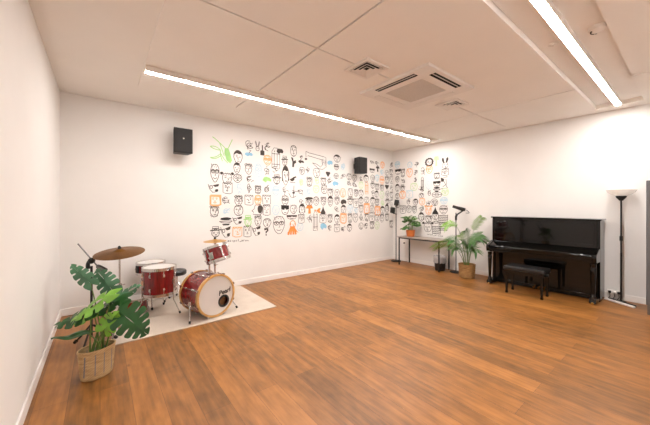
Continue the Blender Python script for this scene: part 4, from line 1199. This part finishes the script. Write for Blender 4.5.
# ------------------------------------------------------------------ upright piano (local x towards the room is negative)
t = thing('upright_piano', 'glossy black upright piano with closed lid against the right wall', 'piano', (6.31, 1.648, 0))
LQ = M['lacquer']; hw = 0.76
def pbox(nm, x0, x1, y0, y1, z0, z1, b=0.004, m=LQ, par=None, label=None):
    return MB().box(x0, x1, y0, y1, z0, z1).build(nm, m, par if par is not None else t, bevel=b, label=label)
for s in (-1, 1):
    a, b_ = sorted((s * hw, s * (hw - 0.035)))
    pbox('side_panel', -0.355, -0.03, a, b_, 0.0, 1.225)
    ab, bb_ = sorted((s * hw, s * (hw - 0.045)))
    MB().prism([(-0.615, 0.615), (-0.355, 0.60), (-0.355, 0.80), (-0.42, 0.80), (-0.56, 0.745), (-0.62, 0.735), (-0.63, 0.70)], ab, bb_, 'y').build('key_arm', LQ, t, bevel=0.005)
    lg = MB(); c = s * (hw - 0.045)
    lg.lathe([(0, 0.085), (0.034, 0.085), (0.034, 0.11), (0.026, 0.125), (0.023, 0.16), (0.033, 0.44), (0.036, 0.52), (0.030, 0.545), (0.036, 0.56), (0.036, 0.60), (0, 0.60)], 24, Matrix.Translation((-0.57, c, 0)))
    lg.build('leg', LQ, t)
    MB().prism([(-0.62, 0.022), (-0.615, 0.06), (-0.60, 0.085), (-0.53, 0.085), (-0.50, 0.06), (-0.355, 0.07), (-0.355, 0.02)], c - 0.04, c + 0.04, 'y').build('toe_block', LQ, t, bevel=0.005)
    MB().lathe([(0, -0.012), (0.022, -0.012), (0.022, 0.012), (0, 0.012)], 16, frame((-0.60, c, 0.022), (0, 1, 0))).build('caster', M['brass'], t)
pbox('back_panel', -0.06, -0.02, -hw + 0.035, hw - 0.035, 0.03, 1.22)
pbox('lid', -0.385, -0.01, -hw - 0.018, hw + 0.018, 1.226, 1.252, 0.006)
up_ = pbox('upper_panel', -0.345, -0.325, -hw + 0.036, hw - 0.036, 0.80, 1.224)
fr_ = MB(); y0, y1, z0, z1 = -hw + 0.07, hw - 0.07, 0.85, 1.195
for a in ((y0, y1, z1 - 0.012, z1), (y0, y1, z0, z0 + 0.012), (y0, y0 + 0.012, z0 + 0.012, z1 - 0.012), (y1 - 0.012, y1, z0 + 0.012, z1 - 0.012)):
    fr_.box(-0.352, -0.344, a[0], a[1], a[2], a[3])
fr_.build('panel_moulding', LQ, up_, bevel=0.002)
pbox('lower_panel', -0.325, -0.305, -hw + 0.036, hw - 0.036, 0.085, 0.598)
pbox('bottom_rail', -0.335, -0.305, -hw + 0.036, hw - 0.036, 0.015, 0.083)
pbox('keybed', -0.615, -0.36, -hw + 0.046, hw - 0.046, 0.612, 0.655, 0.005)
pbox('key_slip', -0.625, -0.60, -hw + 0.047, hw - 0.047, 0.657, 0.715, 0.004)
MB().prism([(-0.598, 0.66), (-0.36, 0.66), (-0.352, 0.795), (-0.40, 0.795), (-0.43, 0.782), (-0.575, 0.735), (-0.598, 0.72)], -hw + 0.047, hw - 0.047, 'y').build('fallboard', LQ, t, bevel=0.004)
MB().box(-0.600, -0.42, -0.62, 0.62, 0.0, 0.0035, Matrix.Translation((-0.028, 0, 0.7548)) @ Matrix.Rotation(R(-18), 4, 'Y') @ Matrix.Translation((0.53, 0, 0))).build('fallboard_hinge', M['brass'], t, smooth=False) if False else None
for k in (-1, 0, 1):
    pm = MB(); pm.tube([(-0.32, k * 0.07, 0.07), (-0.38, k * 0.07, 0.066), (-0.42, k * 0.07, 0.055)], [0.010, 0.012, 0.016], 8); pm.build('pedal', M['brass'], t, label='brass pedal')

# bench
t = thing('piano_bench', 'black piano bench with padded seat in front of the piano', 'bench', (5.52, 1.71, 0))
sb = MB(); sb.box(-0.165, 0.165, -0.285, 0.285, 0.385, 0.455); sb.build('seat', M['leather'], t, bevel=0.018, bseg=3)
MB().box(-0.15, 0.15, -0.268, 0.268, 0.335, 0.385).build('apron', M['lacquer'], t, bevel=0.003)
for x in (-0.13, 0.13):
    for y in (-0.245, 0.245):
        l = MB(); l.lathe([(0, 0), (0.023, 0.0), (0.026, 0.02), (0.019, 0.04), (0.027, 0.27), (0.03, 0.335), (0, 0.335)], 4, Matrix.Translation((x, y, 0)), a0=R(45)); l.build('leg', M['lacquer'], t, bevel=0.002)
for y in (-0.282, 0.282):
    MB().lathe([(0, 0), (0.024, 0), (0.024, 0.02), (0.018, 0.028), (0, 0.028)], 16, frame((0.0, y * 0.957, 0.36), (0, 1 if y > 0 else -1, 0))).build('height_knob', M['plastic'], t)

# floor lamp
t = thing('floor_lamp', 'tall black uplight floor lamp with a frosted glass bowl right of the piano', 'floor lamp', (6.16, 0.69, 0))
fb = MB(); Tr = Matrix.Rotation(R(56), 4, 'Z')
fb.box(-0.19, 0.17, -0.045, -0.012, 0.008, 0.026, Tr @ Matrix.Translation((0, 0.03, 0)))
fb.box(-0.05, 0.05, -0.03, 0.05, 0.004, 0.03, Tr)
fb.build('base', M['black'], t, bevel=0.004)
MB().box(-0.24, 0.17, 0.055, 0.092, 0.0, 0.03, Tr).build('base_bar', M['white'], t, bevel=0.01, label='white bar of the base')
MB().tube([(0, 0, 0.02), (0, 0, 0.75)], 0.0125, 12).build('lower_pole', M['black'], t)
MB().tube([(0, 0, 0.75), (0, 0, 1.545)], 0.0105, 12).build('upper_pole', M['black'], t)
MB().lathe([(0, 0.93), (0.018, 0.93), (0.018, 1.0), (0, 1.0)], 14).build('switch', M['black'], t)
MB().lathe([(0, 1.53), (0.02, 1.53), (0.03, 1.545), (0.055, 1.575), (0.062, 1.60), (0.055, 1.602), (0, 1.59)], 24).build('cup', M['black'], t)
MB().lathe([(0.0, 1.604), (0.06, 1.604), (0.11, 1.622), (0.15, 1.655), (0.17, 1.69), (0.165, 1.69), (0.146, 1.66), (0.108, 1.628), (0.058, 1.61), (0, 1.61)], 48).build('glass_bowl', M['bowlglass'], t, label='white frosted glass bowl')

# power strip between piano and lamp
t = thing('power_strip', 'white power strip with plugs on the skirting behind the floor lamp, beside the piano', 'power strip', (6.285, 0.775, 0.095), 0)
MB().box(-0.02, 0.022, -0.075, 0.085, 0.0, 0.05).build('body', M['white'], t, bevel=0.005)
for k, (y, h_) in enumerate(((-0.05, 0.03), (0.0, 0.045), (0.05, 0.035))):
    pm = MB(); pm.box(-0.055, -0.02, y - 0.016, y + 0.016, 0.008, 0.042); pm.build('plug', M['plastic'] if k != 1 else M['white'], t, bevel=0.005)
    MB().tube([(-0.05, y, 0.02), (-0.08, y - 0.01, -0.03), (-0.07, y + 0.02, -0.088)], 0.004, 6).build('cord', M['rubber'], t)

# grey cabinet at the right edge
t = thing('metal_cabinet', 'tall grey metal cabinet on short legs at the right edge, beside the floor lamp', 'cabinet', (5.73, 0.0, 0))
MB().box(0.018, 0.58, -0.42, 0.41, 0.13, 1.79).build('body', M['cabinetgrey'], t, bevel=0.004)
for y0, y1 in ((-0.415, -0.008), (-0.002, 0.405)):
    d_ = MB().box(0, 0.016, y0, y1, 0.135, 1.785).build('door', M['cabinetgrey'], t, bevel=0.003)
    yy = y1 - 0.05 if y0 < -0.1 else y0 + 0.05
    MB().box(-0.02, -0.001, yy - 0.008, yy + 0.008, 0.90, 1.05).build('handle', M['chrome'], d_, bevel=0.003)
for x in (0.03, 0.55):
    for y in (-0.40, 0.37): MB().box(x, x + 0.03, y, y + 0.03, 0, 0.13).build('leg', M['greymic'], t, bevel=0.002)
